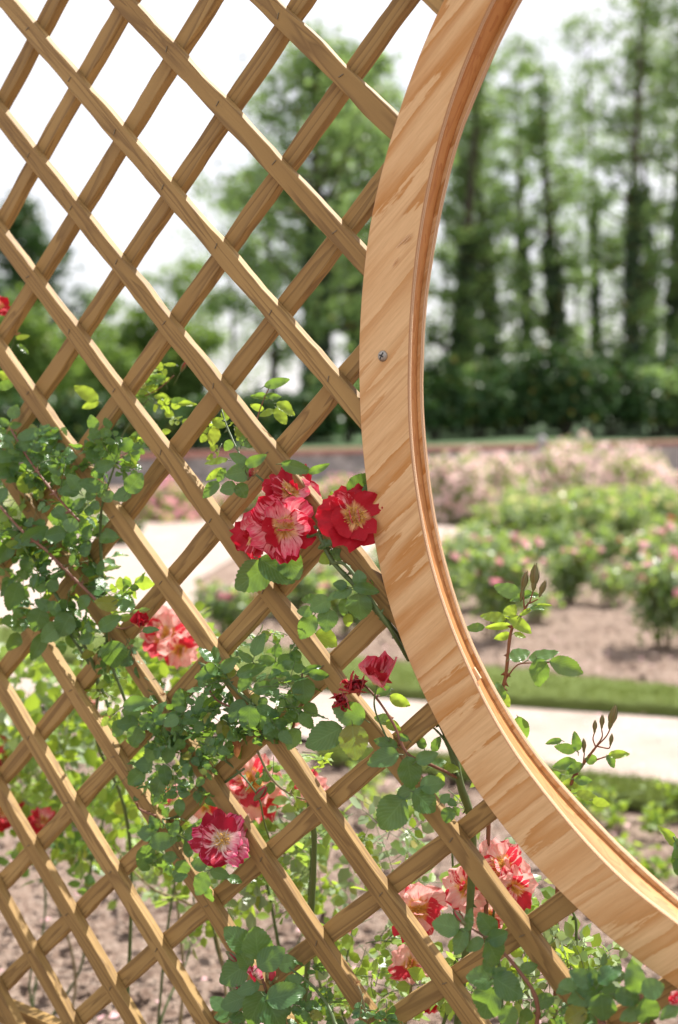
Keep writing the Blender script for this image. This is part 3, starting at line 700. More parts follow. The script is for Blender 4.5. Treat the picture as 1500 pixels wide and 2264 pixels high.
# ------------------------------------------------------------------ roses on and behind the trellis
def m_per_px(P): return float((np.asarray(P) - CAM) @ FW) / FPX
class Plant:
    """one rose plant: canes, foliage, flowers and buds, all children of an Empty at its base"""
    def __init__(s, name, base, label, cat='rose', group=None):
        s.base = np.array([base[0], base[1], 0.0]); s.root = empty(name, tuple(s.base)); tag(s.root, label, cat, group)
        s.leaves = {}; s.tw = MB(); s.ntw = 0
    def cane(s, pts, r0, r1=None, mat='cane_green', thorns=0, n=26, world_pts=False, name='cane'):
        P = np.array(pts, float) if world_pts else np.array([onp(*p) for p in pts]); P = curve(P, n) - s.base
        r1 = r0 * .6 if r1 is None else r1; m = len(P); mb = MB(); rr = np.linspace(r0, r1, m) * (1 + .08 * np.sin(np.arange(m) * 1.7))
        mb.tube(P, rr, 8)
        for q in range(thorns):
            i = random.randrange(1, m - 1); d = unit(P[i + 1] - P[i]); a = unit(np.cross(d, rng.normal(0, 1, 3))); b_ = np.cross(d, a); h = .0055 + .003 * random.random()
            o = P[i] + a * rr[i] * .8
            mb.add([o - d * .0035, o + d * .0035, o + b_ * .0012, o - b_ * .0012, o + a * h - d * .003], [(0, 2, 4), (2, 1, 4), (1, 3, 4), (3, 0, 4)])
        link(name, mb.mesh(name, M[mat]), s.root); return P + s.base
    def twig(s, P, r=.0009): s.tw.tube(curve(P, 6) - s.base, np.linspace(r * 1.2, r * .7, len(curve(P, 6))), 4); s.ntw += 1
    def leaf(s, P, tip, nrm, L, ratio=.8, kind='leaf'):
        s.leaves.setdefault(kind, []).append((P - s.base, tip, nrm, (L * ratio / .9, L, L)))
    def hero(s, rows, off=.03, kind='leaf'):
        for row in rows:
            cx, cy, L, a, ra = row[:5]; o = (row[5] if len(row) > 5 and row[5] is not None else off) + random.uniform(-.008, .012); kd = row[6] if len(row) > 6 else kind
            P = onp(cx, cy, o); m = m_per_px(P) * L; a = R(a); view = unit(CAM - P)
            tip = unit(math.cos(a) * RI + math.sin(a) * UP + view * random.uniform(-.25, .2))
            nrm = unit(view + UP * random.uniform(-.05, .45) + rng.normal(0, .2, 3))
            s.leaf(P - tip * m / 2, tip, nrm, m * 1.04, ra * 1.04, kd)
            s.twig([P - tip * m * .5, P - tip * m * .72 - np.array([0, 0, .003])], .0007)
    def spray(s, P, d, up, size, k_=5, kind='leaf', low=False):
        """compound leaf: rachis with a terminal leaflet and pairs"""
        d = unit(d); up = unit(up - d * (up @ d)); sd_ = np.cross(d, up); L = size * 2.0
        s.twig([P, P + d * L * .5 + up * .004, P + d * L], .0006)
        prs = (k_ - 1) // 2
        for j in range(prs):
            q = P + d * L * (.40 + .48 * j / max(1, prs - .4)); l_ = size * random.uniform(.68, .95) * (1 - .12 * (prs - 1 - j))
            for sg in (-1, 1):
                t = unit(sd_ * sg + d * random.uniform(.2, .6) + up * random.uniform(-.25, .25) + rng.normal(0, .1, 3))
                s.leaf(q + t * l_ * .08, t, unit(up + rng.normal(0, .28, 3)), l_, random.uniform(.62, .85), kind)
        s.leaf(P + d * L, unit(d + rng.normal(0, .1, 3)), unit(up + rng.normal(0, .2, 3)), size * random.uniform(.9, 1.15), random.uniform(.65, .85), kind)
    def fill(s, blobs):
        for cx, cy, rx, ry, n, (l0, l1), (o0, o1), kd in blobs:
            for _ in range(n):
                a = random.random() * 6.283; q = math.sqrt(random.random()); o = random.uniform(o0, o1)
                P = onp(cx + rx * q * math.cos(a), cy + ry * q * math.sin(a), o); L = random.uniform(l0, l1) * m_per_px(P)
                view = unit(CAM - P); d = unit(math.cos(a) * RI * rx + math.sin(-a) * UP * ry + rng.normal(0, 1, 3) * max(rx, ry) * .6 - UP * ry * .25)
                up = unit(view * random.uniform(.0, .9) + np.array([0, 0, 1.]) * random.uniform(.3, 1.0) + rng.normal(0, .35, 3))
                kk = kd
                if isinstance(kd, tuple): kk = random.choice(kd)
                s.spray(P - d * L * 1.2, d, up, L, random.choice((3, 5, 5, 7)), kk)
    def flower(s, px, py, off, dia, petals, seed_rot, face=(0, 0), stam=STAM, world_P=None, flat=1.0, name='rose_flower'):
        P = onp(px, py, off) if world_P is None else world_P; rad_ = dia * m_per_px(P) / 2 if world_P is None else dia / 2
        view = unit(CAM - P); nrm = unit(view + RI * face[0] + UP * face[1])
        o = link(name, petals, s.root, tuple(P - s.base - nrm * rad_ * .25)); o.rotation_euler = aim(nrm, seed_rot); o.scale = (rad_, rad_, rad_ * flat)
        if stam is not None: link('stamens', stam, o)
        return o
    def bud(s, x0, y0, x1, y1, off=.0, me=None, world_pts=None, name='rose_bud'):
        "base pixel, tip pixel"
        A, B = (onp(x0, y0, off), onp(x1, y1, off)) if world_pts is None else world_pts; L = np.linalg.norm(B - A)
        W_ = .78 if me is BUD_GREEN else 1
        o = link(name, me or BUD, s.root, tuple(A - s.base)); o.rotation_euler = aim(B - A, random.random() * 6); o.scale = (L * W_, L * W_, L); return o
    def finish(s, hero=True):
        for kd, rows in s.leaves.items():
            mb = None; Vs, Fs, Us, Rs = [], [], [], []; base = 0; K = len(HERO) if hero else 1
            idx = rng.integers(0, K, len(rows))
            for v in range(K):
                sel = [r for r, i in zip(rows, idx) if i == v]
                if not sel: continue
                if hero: TV, TU, TF = HERO[v]
                else: TV, TU, TF = LEAFLOW_V * [1.4, 1, 1], LEAFLOW_UV, LEAFLOW_F3
                W, FF, uv, rn = stamp(TV, TU, TF, [r[0] for r in sel], [r[1] for r in sel], [r[2] for r in sel], [r[3] for r in sel])
                Vs.append(W); Fs.append(FF + base); Us.append(uv); Rs.append(rn); base += len(W)
            mats = [M[kd]]; FL = np.concatenate(Fs); mi = np.zeros(len(FL), int)
            if s.ntw and kd == max(s.leaves, key=lambda q: len(s.leaves[q])):          # stalks belong to the foliage
                tv = np.concatenate(s.tw.V); tf = [f for f in s.tw.F if len(f) == 4]; tf = np.array(tf)
                if FL.shape[1] == 3: tf = np.concatenate([tf[:, [0, 1, 2]], tf[:, [0, 2, 3]]])
                Vs.append(tv); Us.append(np.concatenate(s.tw.UV)); Rs.append(np.concatenate(s.tw.R)); mats.append(M['cane_green'])
                mi = np.r_[mi, np.ones(len(tf), int)]; FL = np.concatenate([FL, tf + base])
            nm = {'leaf': 'leaves', 'leaf_new': 'young_leaves', 'leaf_far': 'leaves', 'leaf_grey': 'pale_leaves', 'dry_leaf': 'withered_leaves'}.get(kd, 'leaves')
            link(nm, build(nm, np.concatenate(Vs), FL, mats, True, np.concatenate(Us), np.concatenate(Rs), mi), s.root)


def foot(px, off):                             # ground point under a picture column on a plane parallel to the trellis
    P = onp(px, 1500, off); return P
LF, NW, FR = 'leaf', 'leaf_new', 'leaf_far'
OPEN3 = ((5, 1.0, .06, .08), (4, .84, .24, .26), (2, .48, .70, .5))
# --- the climber that crosses the middle of the trellis
cl = Plant('climbing_rose', foot(930, -.22), 'climbing rose with two large red striped blooms tied against the plywood ring')
base = np.array([*foot(930, -.22)[:2], -.05])
main = cl.cane([base, onp(1040, 2000, -.12), onp(1015, 1720, -.06), onp(960, 1560, -.05), onp(905, 1440, -.035), onp(850, 1370, .004), onp(790, 1300, .012), onp(735, 1240, .014), onp(705, 1180, .014)], .0065, .0032, 'cane_green', 26, 60, True)
cl.cane([(735, 1245, .014), (770, 1255, .02), (850, 1370, .012), (905, 1460, -.03)], .0026, .0030, 'cane_green', 6)
cl.cane([(705, 1180, .014), (720, 1130, .02), (770, 1140, .02)], .0022, .0016, 'cane_green', 1)
cl.cane([(705, 1180, .014), (665, 1190, .016), (630, 1170, .02)], .0022, .0016, 'cane_green', 1)
cl.cane([(700, 1170, .014), (650, 1120, .0), (590, 1070, .0), (540, 1020, -.004), (505, 950, -.02), (490, 905, -.03)], .0022, .0012, 'cane_green', 4)
cl.cane([(560, 960, -.03), (575, 905, -.05), (598, 850, -.06)], .0012, .0008, 'cane_red', 0)
cl.cane([(1015, 1720, -.06), (950, 1690, .0), (900, 1665, .02), (870, 1600, .02), (830, 1540, .025), (790, 1500, .03)], .0026, .0014, 'cane_red', 5)
cl.cane([(1015, 1720, -.05), (985, 1640, -.05), (950, 1600, -.04)], .0022, .0014, 'cane_green', 2)
cl.hero([(558, 1276, 84, -145, .78), (613, 1262, 88, -35, .62), (645, 1252, 66, -60, .8, .01), (656, 1034, 66, -15, .42, .045), (705, 1036, 48, 20, .35, .02), (794, 1069, 60, 40, .66, .0),
         (826, 1098, 62, -65, .62, -.004), (527, 1014, 44, 150, .5), (566, 1018, 48, 25, .5), (527, 1046, 54, 190, .72), (466, 1083, 46, -135, .55), (504, 1080, 36, 190, .9), (535, 1085, 34, -60, .9, .02),
         (478, 1020, 48, 190, .36, -.02, NW), (474, 1049, 44, 215, .38, -.02, NW), (489, 1051, 34, 240, .5, -.01, LF), (473, 966, 40, 250, .72, -.04, NW), (484, 934, 34, 150, .7, -.04, NW),
         (498, 915, 30, 100, .6, -.04, NW), (541, 972, 28, 60, .7, -.01), (528, 953, 26, 130, .7, -.01), (553, 980, 26, -20, .8, -.01), (505, 985, 28, 240, .7, -.02),
         (613, 846, 54, 15, .38, -.06), (575, 877, 44, 170, .36, -.06), (606, 876, 34, -10, .4, -.06), (633, 904, 46, -30, .55, -.06, NW), (622, 920, 42, -60, .6, -.06, NW), (590, 913, 34, 200, .5, -.06, NW), (568, 900, 30, 160, .5, -.06, NW),
         (795, 1277, 34, 100, .85), (811, 1303, 60, -10, .42), (796, 1342, 58, -85, .92), (770, 1372, 30, -80, .72, .03, NW), (724, 1372, 48, -100, .88), (679, 1387, 58, -120, .68), (708, 1337, 46, -150, .85),
         (685, 1325, 36, 190, .6, .01), (757, 1311, 44, 200, .6), (722, 1413, 52, -30, .8, -.06, NW), (752, 1293, 32, 160, .7), (762, 1342, 36, -100, .7, .015), (675, 1352, 34, 180, .7), (738, 1318, 34, 210, .5, .03), (835, 1290, 30, -30, .5, .0, NW),
         (745, 1225, 36, 160, .7, .01), (722, 1235, 34, -150, .8, .01, NW), (735, 1100, 28, 100, .5, .0, NW), (718, 1205, 34, 200, .6, .02, LF)])
cl.hero([(847, 1677, 68, 195, .60), (853, 1644, 52, 165, .50), (907, 1710, 70, -80, .72), (944, 1675, 48, 20, .6), (866, 1800, 84, -130, .82, .035), (940, 1772, 62, -40, .92, .035), (957, 1735, 52, 10, .78, .02), (898, 1752, 46, 200, .7, .015),
         (991, 1803, 34, -100, .86, .02), (1000, 1775, 24, -30, .7), (985, 1765, 26, 40, .7), (968, 1688, 40, 20, .55, -.02), (966, 1645, 36, 60, .6, -.05), (1010, 1795, 22, -60, .7, -.02), (930, 1640, 34, 120, .6, -.03), (890, 1630, 30, 160, .5, .01), (1000, 1700, 34, -10, .6, -.05, NW), (975, 1722, 28, -60, .6, -.05, NW)])
cl.hero([(717, 1631, 84, 210, .72, .035), (783, 1642, 74, -85, .80, .035), (771, 1577, 72, 160, .72, .03), (672, 1528, 56, -85, .82, .03), (706, 1492, 46, -10, .5, .03), (690, 1480, 44, 20, .4, .03), (652, 1583, 44, 180, .72, .02), (648, 1635, 50, 240, .68, .02),
         (845, 1530, 40, 200, .5, -.02), (885, 1550, 46, -25, .55, -.03, NW), (848, 1590, 40, 170, .6, .0), (870, 1605, 36, -30, .6, .0, NW)], kind=LF)
f1 = flower_mesh(11, M['petal'], OPEN3, .15, [.35, .5, .95, .3, .45, .3, .9, .4, .45, .3, .3])
f2 = flower_mesh(12, M['petal'], OPEN3, .15, [.8, .6, .4, .9, .7, .3, .8, .6, .5, .8, .3, .5])
f3 = flower_mesh(14, M['petal_red'], ((5, 1.0, .06, .05), (4, .84, .20, .22), (2, .40, .65, .6)), .13, [.9, .75, .8, .95, .7, .8, .9, .6, .9, .3, .4])
f5 = flower_mesh(23, M['petal_magenta'], ((5, 1.0, .08, .06), (4, .88, .18, .2)), .17, [.45, .7, .5, .65, .4, .6, .35, .8, .5])
cl.flower(644, 1080, .012, 146, f2, 0.4, (.10, .55)); cl.flower(556, 1184, .016, 134, f2, 2.4, (-.85, .05)); cl.flower(630, 1166, .045, 172, f1, 1.2, (.12, -.15)); cl.flower(785, 1141, .030, 172, f3, 0.2, (.05, .10))
# half open blooms on the shoot
hp = flower_mesh(31, M['petal'], ((3, 1.0, .95, .2), (3, .8, 1.15, .2)), .08, [.2, .25, .35, .6, .7, .3])
cl.flower(834, 1500, .03, 185, hp, .5, (.45, .95), None, name='rose_flower'); hp2 = flower_mesh(33, M['petal_red'], ((4, 1.0, .8, .5), (3, .7, 1.1, .5)), .15)
cl.flower(786, 1522, .03, 130, hp2, .5, (-.2, .9), None); cl.flower(760, 1547, .028, 104, hp2, 2.5, (-.6, -.4), None)
cl.cane([(838, 1500, .03), (828, 1560, .03), (850, 1620, .02), (862, 1640, .02)], .0012, .0014, 'cane_green'); cl.bud(829, 1478, 830, 1456, .03)
cl.bud(548, 1062, 560, 1030, .03, BUD_OPEN); o = cl.flower(563, 1044, .035, 26, STAM_DRY, 0, (0, .5), None, name='spent_flower'); o.scale = [v * 2.2 for v in o.scale]
cl.finish()

# --- the second climber, spread over the middle and bottom of the lattice
c2 = Plant('climbing_rose', foot(620, -.25), 'dense leafy climbing rose with one open magenta bloom low on the lattice')
b2 = np.array([*foot(620, -.25)[:2], -.05])
c2.cane([b2, onp(690, 2000, -.15), onp(685, 1780, -.12), onp(640, 1640, -.05), onp(560, 1560, .01), onp(480, 1490, .02), onp(440, 1465, .02)], .0055, .0022, 'cane_green', 16, 50, True)
c2.cane([(640, 1640, -.05), (660, 1560, -.02), (670, 1480, -.02)], .0028, .0016, 'cane_red', 3)
c2.cane([(515, 1565, .02), (480, 1548, .025), (456, 1515, .03)], .0018, .0013, 'cane_red', 2)
c2.cane([(640, 1640, -.03), (560, 1625, .01), (450, 1630, .01), (400, 1610, .01)], .0018, .0010, 'cane_green', 2)
c2.cane([(560, 1640, -.02), (600, 1720, -.04), (650, 1760, -.05), (720, 1775, -.06)], .0022, .0014, 'cane_old', 4)
c2.cane([(440, 1640, .01), (520, 1700, -.02), (570, 1760, -.03), (585, 1820, -.05), (605, 1880, -.08)], .0016, .0012, 'cane_green', 2)
c2.cane([(540, 1700, -.02), (400, 1800, -.02), (360, 1815, .015), (400, 1850, .02), (470, 1890, .02)], .0020, .0012, 'cane_green', 3)
c2.cane([(345, 1805, .01), (310, 1790, .015), (302, 1775, .02)], .0026, .0016, 'cane_red', 1)
c2.hero([(462, 1488, 72, 195, .45), (494, 1490, 58, 190, .4), (557, 1482, 66, 18, .42), (543, 1453, 36, 150, .5), (572, 1424, 52, 70, .58), (613, 1438, 30, 80, .7, .0), (524, 1573, 54, -120, .62), (551, 1590, 58, -92, .80, .035), (592, 1574, 50, -25, .5, .03),
         (580, 1600, 44, -40, .62, .02), (610, 1610, 56, -30, .74, .02), (583, 1520, 46, 20, .6), (540, 1510, 44, -120, .6), (620, 1478, 40, 60, .8, .0), (632, 1457, 36, 30, .7, .0), (655, 1466, 32, -30, .8, -.01), (592, 1462, 40, -10, .6, -.01),
         (445, 1562, 44, 100, .65), (470, 1560, 40, 60, .65, .01, NW), (422, 1590, 44, 200, .6), (506, 1470, 44, 40, .6), (606, 1492, 34, 200, .6), (480, 1445, 34, 100, .6, -.02), (500, 1618, 30, -80, .6), (640, 1552, 36, 120, .7, .01),
         (1, 1, 1, 1, 1)][:-1])
c2.hero([(290, 1575, 40, 170, .82), (282, 1600, 46, 190, .7), (323, 1597, 36, 250, .85), (305, 1556, 62, 10, .50, .03), (262, 1612, 44, 230, .7), (300, 1628, 46, 250, .8), (340, 1610, 34, -40, .7), (362, 1590, 42, 20, .5), (352, 1570, 44, 60, .5),
         (395, 1545, 44, 80, .6), (385, 1585, 38, 20, .6), (336, 1665, 44, 250, .7), (372, 1670, 40, 260, .7), (300, 1720, 50, 220, .7), (350, 1740, 42, 250, .8), (366, 1715, 46, 280, .6), (395, 1650, 36, 200, .7), (318, 1690, 40, 180, .8)], .03)
c2.hero([(325, 1843, 42, 170, .78), (362, 1860, 58, 10, .62), (320, 1895, 58, 245, .62), (403, 1920, 36, 250, .88), (400, 1940, 30, 20, .6), (447, 1955, 54, 245, .70), (487, 1932, 44, -20, .6), (440, 1912, 34, 170, .8), (415, 1875, 40, 100, .5), (422, 1840, 34, 60, .6),
         (465, 1980, 34, -80, .6), (340, 1820, 34, 120, .6), (386, 1832, 36, 70, .6), (375, 1895, 32, 180, .7), (520, 1945, 34, -10, .6, .0)], .028)
c2.fill([(560, 1540, 120, 80, 34, (25, 40), (-.02, .05), LF), (470, 1600, 120, 70, 26, (24, 38), (-.03, .04), LF), (380, 1690, 95, 90, 26, (22, 34), (-.03, .04), LF), (450, 1650, 90, 60, 12, (16, 28), (-.02, .03), LF), (600, 1440, 90, 40, 7, (20, 30), (-.06, .0), (LF, NW)),
         (350, 1600, 80, 60, 12, (20, 32), (-.02, .04), LF), (640, 1700, 70, 90, 7, (22, 32), (-.10, -.03), (LF, NW)), (400, 1870, 100, 60, 12, (20, 32), (-.04, .03), LF)])
c2.flower(490, 1857, .04, 142, f5, .9, (.0, .12)); c2.hero([(525, 1658, 40, -95, .35, .02, 'dry_leaf'), (520, 1640, 30, -80, .4, .02, 'dry_leaf')])
c2.bud(563, 1770, 590, 1738, -.03); 
o = c2.flower(360, 1535, .02, 22, STAM_DRY, 0, (0, .8), None, name='spent_flower'); o.scale = [v * 2.2 for v in o.scale]
c2.finish()

# --- left climber, hanging over the upper left of the lattice
c3 = Plant('climbing_rose', foot(150, -.2), 'climbing rose on the far left of the lattice with a dark red half open bloom', group=None)
b3 = np.array([*foot(240, -.2)[:2], -.05])
c3.cane([b3, onp(290, 1900, -.2), onp(215, 1640, -.12), onp(215, 1500, -.03), onp(155, 1370, .02), onp(90, 1260, .03), onp(20, 1140, .03), onp(-40, 1050, .03)], .0034, .003, 'cane_green', 14, 50, True)
c3.cane([(25, 950, .03), (60, 1010, .04), (105, 1072, .05), (150, 1125, .05), (175, 1152, .05)], .0018, .0022, 'cane_red', 12)
c3.cane([(0, 1120, .04), (55, 1180, .05), (100, 1215, .05), (145, 1260, .05), (185, 1300, .05), (215, 1330, .05)], .0022, .0026, 'cane_red', 14)
c3.cane([(230, 1330, -.02), (222, 1180, -.01), (228, 1110, .0), (250, 1040, -.01), (270, 985, -.02)], .0030, .0016, 'cane_green', 6)
c3.cane([(250, 1590, -.04), (215, 1500, -.03), (180, 1440, -.01), (150, 1395, .0)], .003, .0026, 'cane_green', 8)
c3.cane([(300, 1620, -.05), (270, 1530, -.02), (240, 1450, .0), (235, 1380, .02)], .003, .0022, 'cane_green', 8)
c3.cane([(235, 1380, .02), (268, 1390, .03), (290, 1385, .03), (300, 1380, .03)], .0014, .0012, 'cane_red', 1)
c3.cane([(310, 880, -.10), (350, 860, -.12), (385, 830, -.14)], .0012, .0008, 'cane_red', 0); c3.cane([(250, 1000, -.05), (290, 930, -.08), (330, 880, -.10)], .0018, .0012, 'cane_green', 2)
c3.bud(400, 822, 412, 798, -.14); c3.cane([(385, 850, -.14), (398, 825, -.14)], .0008, .0008, 'cane_green')
c3.hero([(298, 1067, 50, 50, .78), (270, 1094, 42, 200, .8), (238, 1099, 32, 190, .8), (200, 1072, 54, 165, .55), (150, 1086, 50, 170, .6), (163, 1066, 44, 130, .65), (175, 1113, 34, 40, .6), (78, 1183, 62, 30, .58), (122, 1181, 46, 190, .7),
         (155, 1160, 42, 150, .7), (46, 1198, 48, 200, .65), (10, 1222, 62, 235, .5), (83, 1371, 52, 250, .86), (142, 1383, 56, 240, .84), (112, 1400, 56, 220, .7), (84, 1430, 62, 245, .5), (30, 1320, 70, 250, .55), (236, 1334, 52, 175, .64),
         (279, 1339, 38, -5, .72), (243, 1377, 54, 30, .58), (252, 1448, 62, -80, .84), (333, 1393, 36, 5, .42), (190, 1413, 40, 195, .6), (90, 1294, 32, 90, .85), (117, 1293, 32, 60, .85), (95, 1337, 40, 150, .6), (122, 1348, 40, -60, .6),
         (185, 1333, 36, 240, .7), (80, 1228, 60, 185, .5, .0, NW), (130, 1222, 48, 5, .4, .0, NW), (195, 1388, 40, -50, .8, -.02, NW), (60, 1250, 44, 250, .8, .0), (290, 1460, 34, -60, .8, .0), (230, 1440, 36, 200, .6),
         (196, 1263, 32, 160, .75, .0), (215, 1285, 44, 30, .5, .0), (222, 1255, 34, 80, .5, .0), (205, 1300, 34, -120, .6, .01), (160, 1235, 32, 80, .4), (45, 1385, 40, 200, .6, .0), (15, 1300, 44, 230, .5, .02)], .05)
c3.hero([(70, 960, 60, 15, .42), (100, 965, 50, 10, .5), (50, 985, 44, 200, .6), (80, 985, 34, 180, .8), (105, 952, 44, 30, .3), (15, 975, 50, 120, .5), (20, 1010, 60, 10, .4, .05), (60, 1020, 70, -8, .35), (10, 1040, 60, 200, .6), (60, 1065, 50, 80, .8, .02, NW),
         (230, 980, 40, 60, .85, .0), (262, 990, 36, 30, .8, .0), (245, 1010, 44, 200, .7, .0), (205, 1005, 38, 100, .8), (280, 985, 34, -60, .9, .0), (232, 1030, 44, 20, .6), (290, 1020, 34, -40, .8, -.02, NW), (300, 1000, 36, -80, .6, -.02), (215, 1045, 36, 200, .7),
         (190, 870, 56, 150, .5, -.10, NW), (200, 895, 40, 200, .4, -.10, NW), (345, 840, 44, 20, .5, -.12), (330, 862, 40, 200, .45, -.12, NW), (362, 880, 40, -10, .4, -.12, NW), (395, 885, 34, 5, .4, -.12), (415, 893, 40, 0, .3, -.12, NW), (375, 806, 28, 180, .3, -.14, NW), (310, 880, 34, 170, .4, -.1)], .03)
c3.fill([(90, 1090, 120, 90, 30, (30, 46), (-.03, .05), (LF, LF, LF, NW)), (120, 1210, 125, 80, 32, (29, 46), (-.06, .05), (LF, LF, LF, LF, NW)), (150, 1320, 135, 80, 30, (29, 46), (-.04, .05), (LF, LF, LF, LF, NW)), (240, 1010, 60, 60, 18, (20, 32), (-.03, .04), LF), (50, 1000, 90, 60, 22, (22, 34), (-.03, .05), LF),
         (260, 1420, 60, 60, 8, (22, 34), (-.02, .03), LF), (330, 930, 60, 60, 9, (18, 28), (-.12, -.05), (NW, LF)), (355, 860, 60, 40, 7, (18, 28), (-.16, -.10), NW), (290, 1540, 60, 50, 8, (20, 30), (-.08, .0), (LF, NW)), (0, 1130, 80, 200, 14, (22, 36), (-.1, .03), LF),
         (500, 950, 60, 60, 6, (16, 24), (-.08, -.03), (NW, LF)), (190, 1460, 60, 40, 5, (20, 28), (-.05, .0), LF)])
hb = flower_mesh(41, M['petal_red'], ((4, 1.0, 1.15, .4), (3, .8, 1.3, .4), (2, .6, 1.4, .2)), .16, [.8, .95, .9, .7, .9, .8, .6, .9, .9])
c3.flower(307, 1380, .04, 84, hb, 0, (.3, 1.1), None); c3.flower(-2, 672, -.1, 62, f3, 0, (.3, .5)); c3.cane([(-30, 900, -.02), (-10, 760, -.08), (-4, 690, -.1)], .0016, .0010, 'cane_green')
c3.cane([(-10, 830, -.05), (20, 780, -.08), (35, 745, -.09)], .0012, .0008, 'cane_green'); c3.hero([(50, 745, 30, 10, .35, -.09), (52, 772, 30, -40, .35, -.09), (15, 850, 40, 20, .5, -.06), (8, 830, 30, 150, .6, -.08, NW)])
o = c3.flower(38, 738, -.09, 18, STAM_DRY, 0, (0, .8), None, name='spent_flower'); o.scale = [v * 2.2 for v in o.scale]
c3.finish()

# --- low rose in front of the foot of the trellis, centre
c4 = Plant('shrub_rose', foot(580, .06), 'low rose in front of the lattice with broad dark leaves round a spent bloom', 'rose')
b4 = np.array([*foot(640, .06)[:2], -.05])
c4.cane([b4, onp(610, 2420, .06), onp(592, 2280, .06), onp(590, 2200, .06), onp(575, 2150, .06)], .004, .002, 'cane_red', 6, 30, True)
c4.cane([b4, onp(760, 2400, .05), onp(740, 2260, .04), onp(700, 2190, .02), onp(640, 2140, .02)], .004, .0016, 'cane_green', 6, 30, True)
c4.hero([(568, 2084, 72, 95, .86), (522, 2076, 66, 140, .72), (600, 2118, 66, 35, .72), (518, 2152, 72, 215, .78), (548, 2186, 54, 200, .55), (632, 2200, 82, 15, .62), (566, 2232, 80, -115, .74), (606, 2240, 78, -60, .82), (637, 2130, 42, 10, .85, .0), (540, 2120, 50, 120, .7), (650, 2170, 40, 20, .7, .02), (515, 2215, 60, 200, .7, .03)], .07)
c4.fill([(700, 2235, 60, 40, 9, (22, 32), (-.04, .03), LF), (600, 2250, 110, 30, 8, (30, 44), (.0, .05), LF), (705, 2170, 50, 40, 6, (20, 30), (-.03, .0), LF), (830, 2250, 60, 20, 6, (26, 36), (.0, .05), LF)])
sp1 = flower_mesh(51, M['petal_magenta'], ((2, 1.0, .5, .8), (1, .8, -.3, .2)), .2); c4.flower(562, 2160, .075, 66, sp1, 2.2, (.1, .5), STAM_DRY)
c4.bud(500, 2104, 526, 2128, .07); c4.bud(598, 2178, 606, 2140, .07, BUD_OPEN); c4.bud(535, 2190, 518, 2176, .07, BUD_OPEN)
o = c4.flower(790, 2172, .03, 24, STAM_DRY, 0, (0, .8), None, name='spent_flower'); o.scale = [v * 2.4 for v in o.scale]; c4.cane([(812, 2260, .02), (800, 2200, .03), (792, 2180, .03)], .0014, .001, 'cane_old')
c4.finish()

# --- low rose in front, right of centre and right corner
c5 = Plant('shrub_rose', foot(1110, .06), 'low rose in front of the lattice with a small dark red closed bud', 'rose')
b5 = np.array([*foot(1160, .06)[:2], -.05])
c5.cane([b5, onp(1180, 2400, .05), onp(1190, 2230, .05), onp(1150, 2150, .05), onp(1085, 2080, .05), onp(1020, 2040, .05)], .004, .0016, 'cane_red', 8, 36, True)
c5.hero([(986, 2046, 58, 165, .82), (1018, 2083, 58, 250, .58), (1038, 2034, 48, 80, .42), (1076, 2042, 52, 130, .84), (1050, 2090, 44, 210, .6), (1093, 2106, 68, -60, .82), (1102, 2072, 46, 20, .8), (1063, 2162, 58, 170, .82), (1124, 2184, 70, -35, .84), (1078, 2220, 74, -110, .86), (1125, 2250, 52, -70, .8), (1080, 2135, 34, 130, .7),
         (1105, 2150, 34, 30, .6), (1170, 2140, 40, 20, .6, .0), (1160, 2250, 44, -100, .7, .02)], .07)
c5.bud(1030, 2046, 1004, 2012, .075); c5.finish()
c6 = Plant('shrub_rose', foot(1330, .07), 'low rose in front of the lattice below the lowest part of the plywood ring', 'rose')
b6 = np.array([*foot(1350, .07)[:2], -.05])
c6.cane([b6, onp(1340, 2400, .07), onp(1328, 2270, .07), onp(1322, 2200, .07)], .004, .0018, 'cane_red', 4, 26, True)
c6.cane([b6, onp(1440, 2400, .07), onp(1430, 2280, .07), onp(1418, 2200, .07)], .004, .0018, 'cane_red', 4, 26, True)
c6.hero([(1257, 2178, 40, 180, .72), (1286, 2162, 54, 150, .70), (1315, 2166, 56, 110, .56), (1350, 2155, 60, 40, .62), (1345, 2195, 50, 30, .62), (1390, 2205, 58, -15, .62), (1289, 2202, 62, 205, .72), (1333, 2230, 66, -85, .84), (1405, 2162, 70, 100, .62), (1444, 2186, 50, 15, .84), (1432, 2240, 66, -80, .8), (1395, 2245, 50, 200, .6),
         (1272, 2245, 56, 215, .7, .04), (1200, 2215, 50, 200, .6, .03), (1480, 2240, 50, 200, .6)], .075)
c6.fill([(1240, 2250, 90, 25, 7, (26, 38), (.0, .04), LF), (1330, 2185, 70, 40, 6, (30, 42), (.03, .06), LF)])
spb = flower_mesh(61, M['petal_coral'], ((4, 1.0, 1.3, .6), (3, .8, 1.5, .3)), .2); o = c6.flower(1492, 2215, .07, 64, spb, 0, (.2, .5), STAM_DRY)
c6.flower(1428, 2128, -.05, 44, sp1, 1, (.0, .8), STAM_DRY); c6.finish()

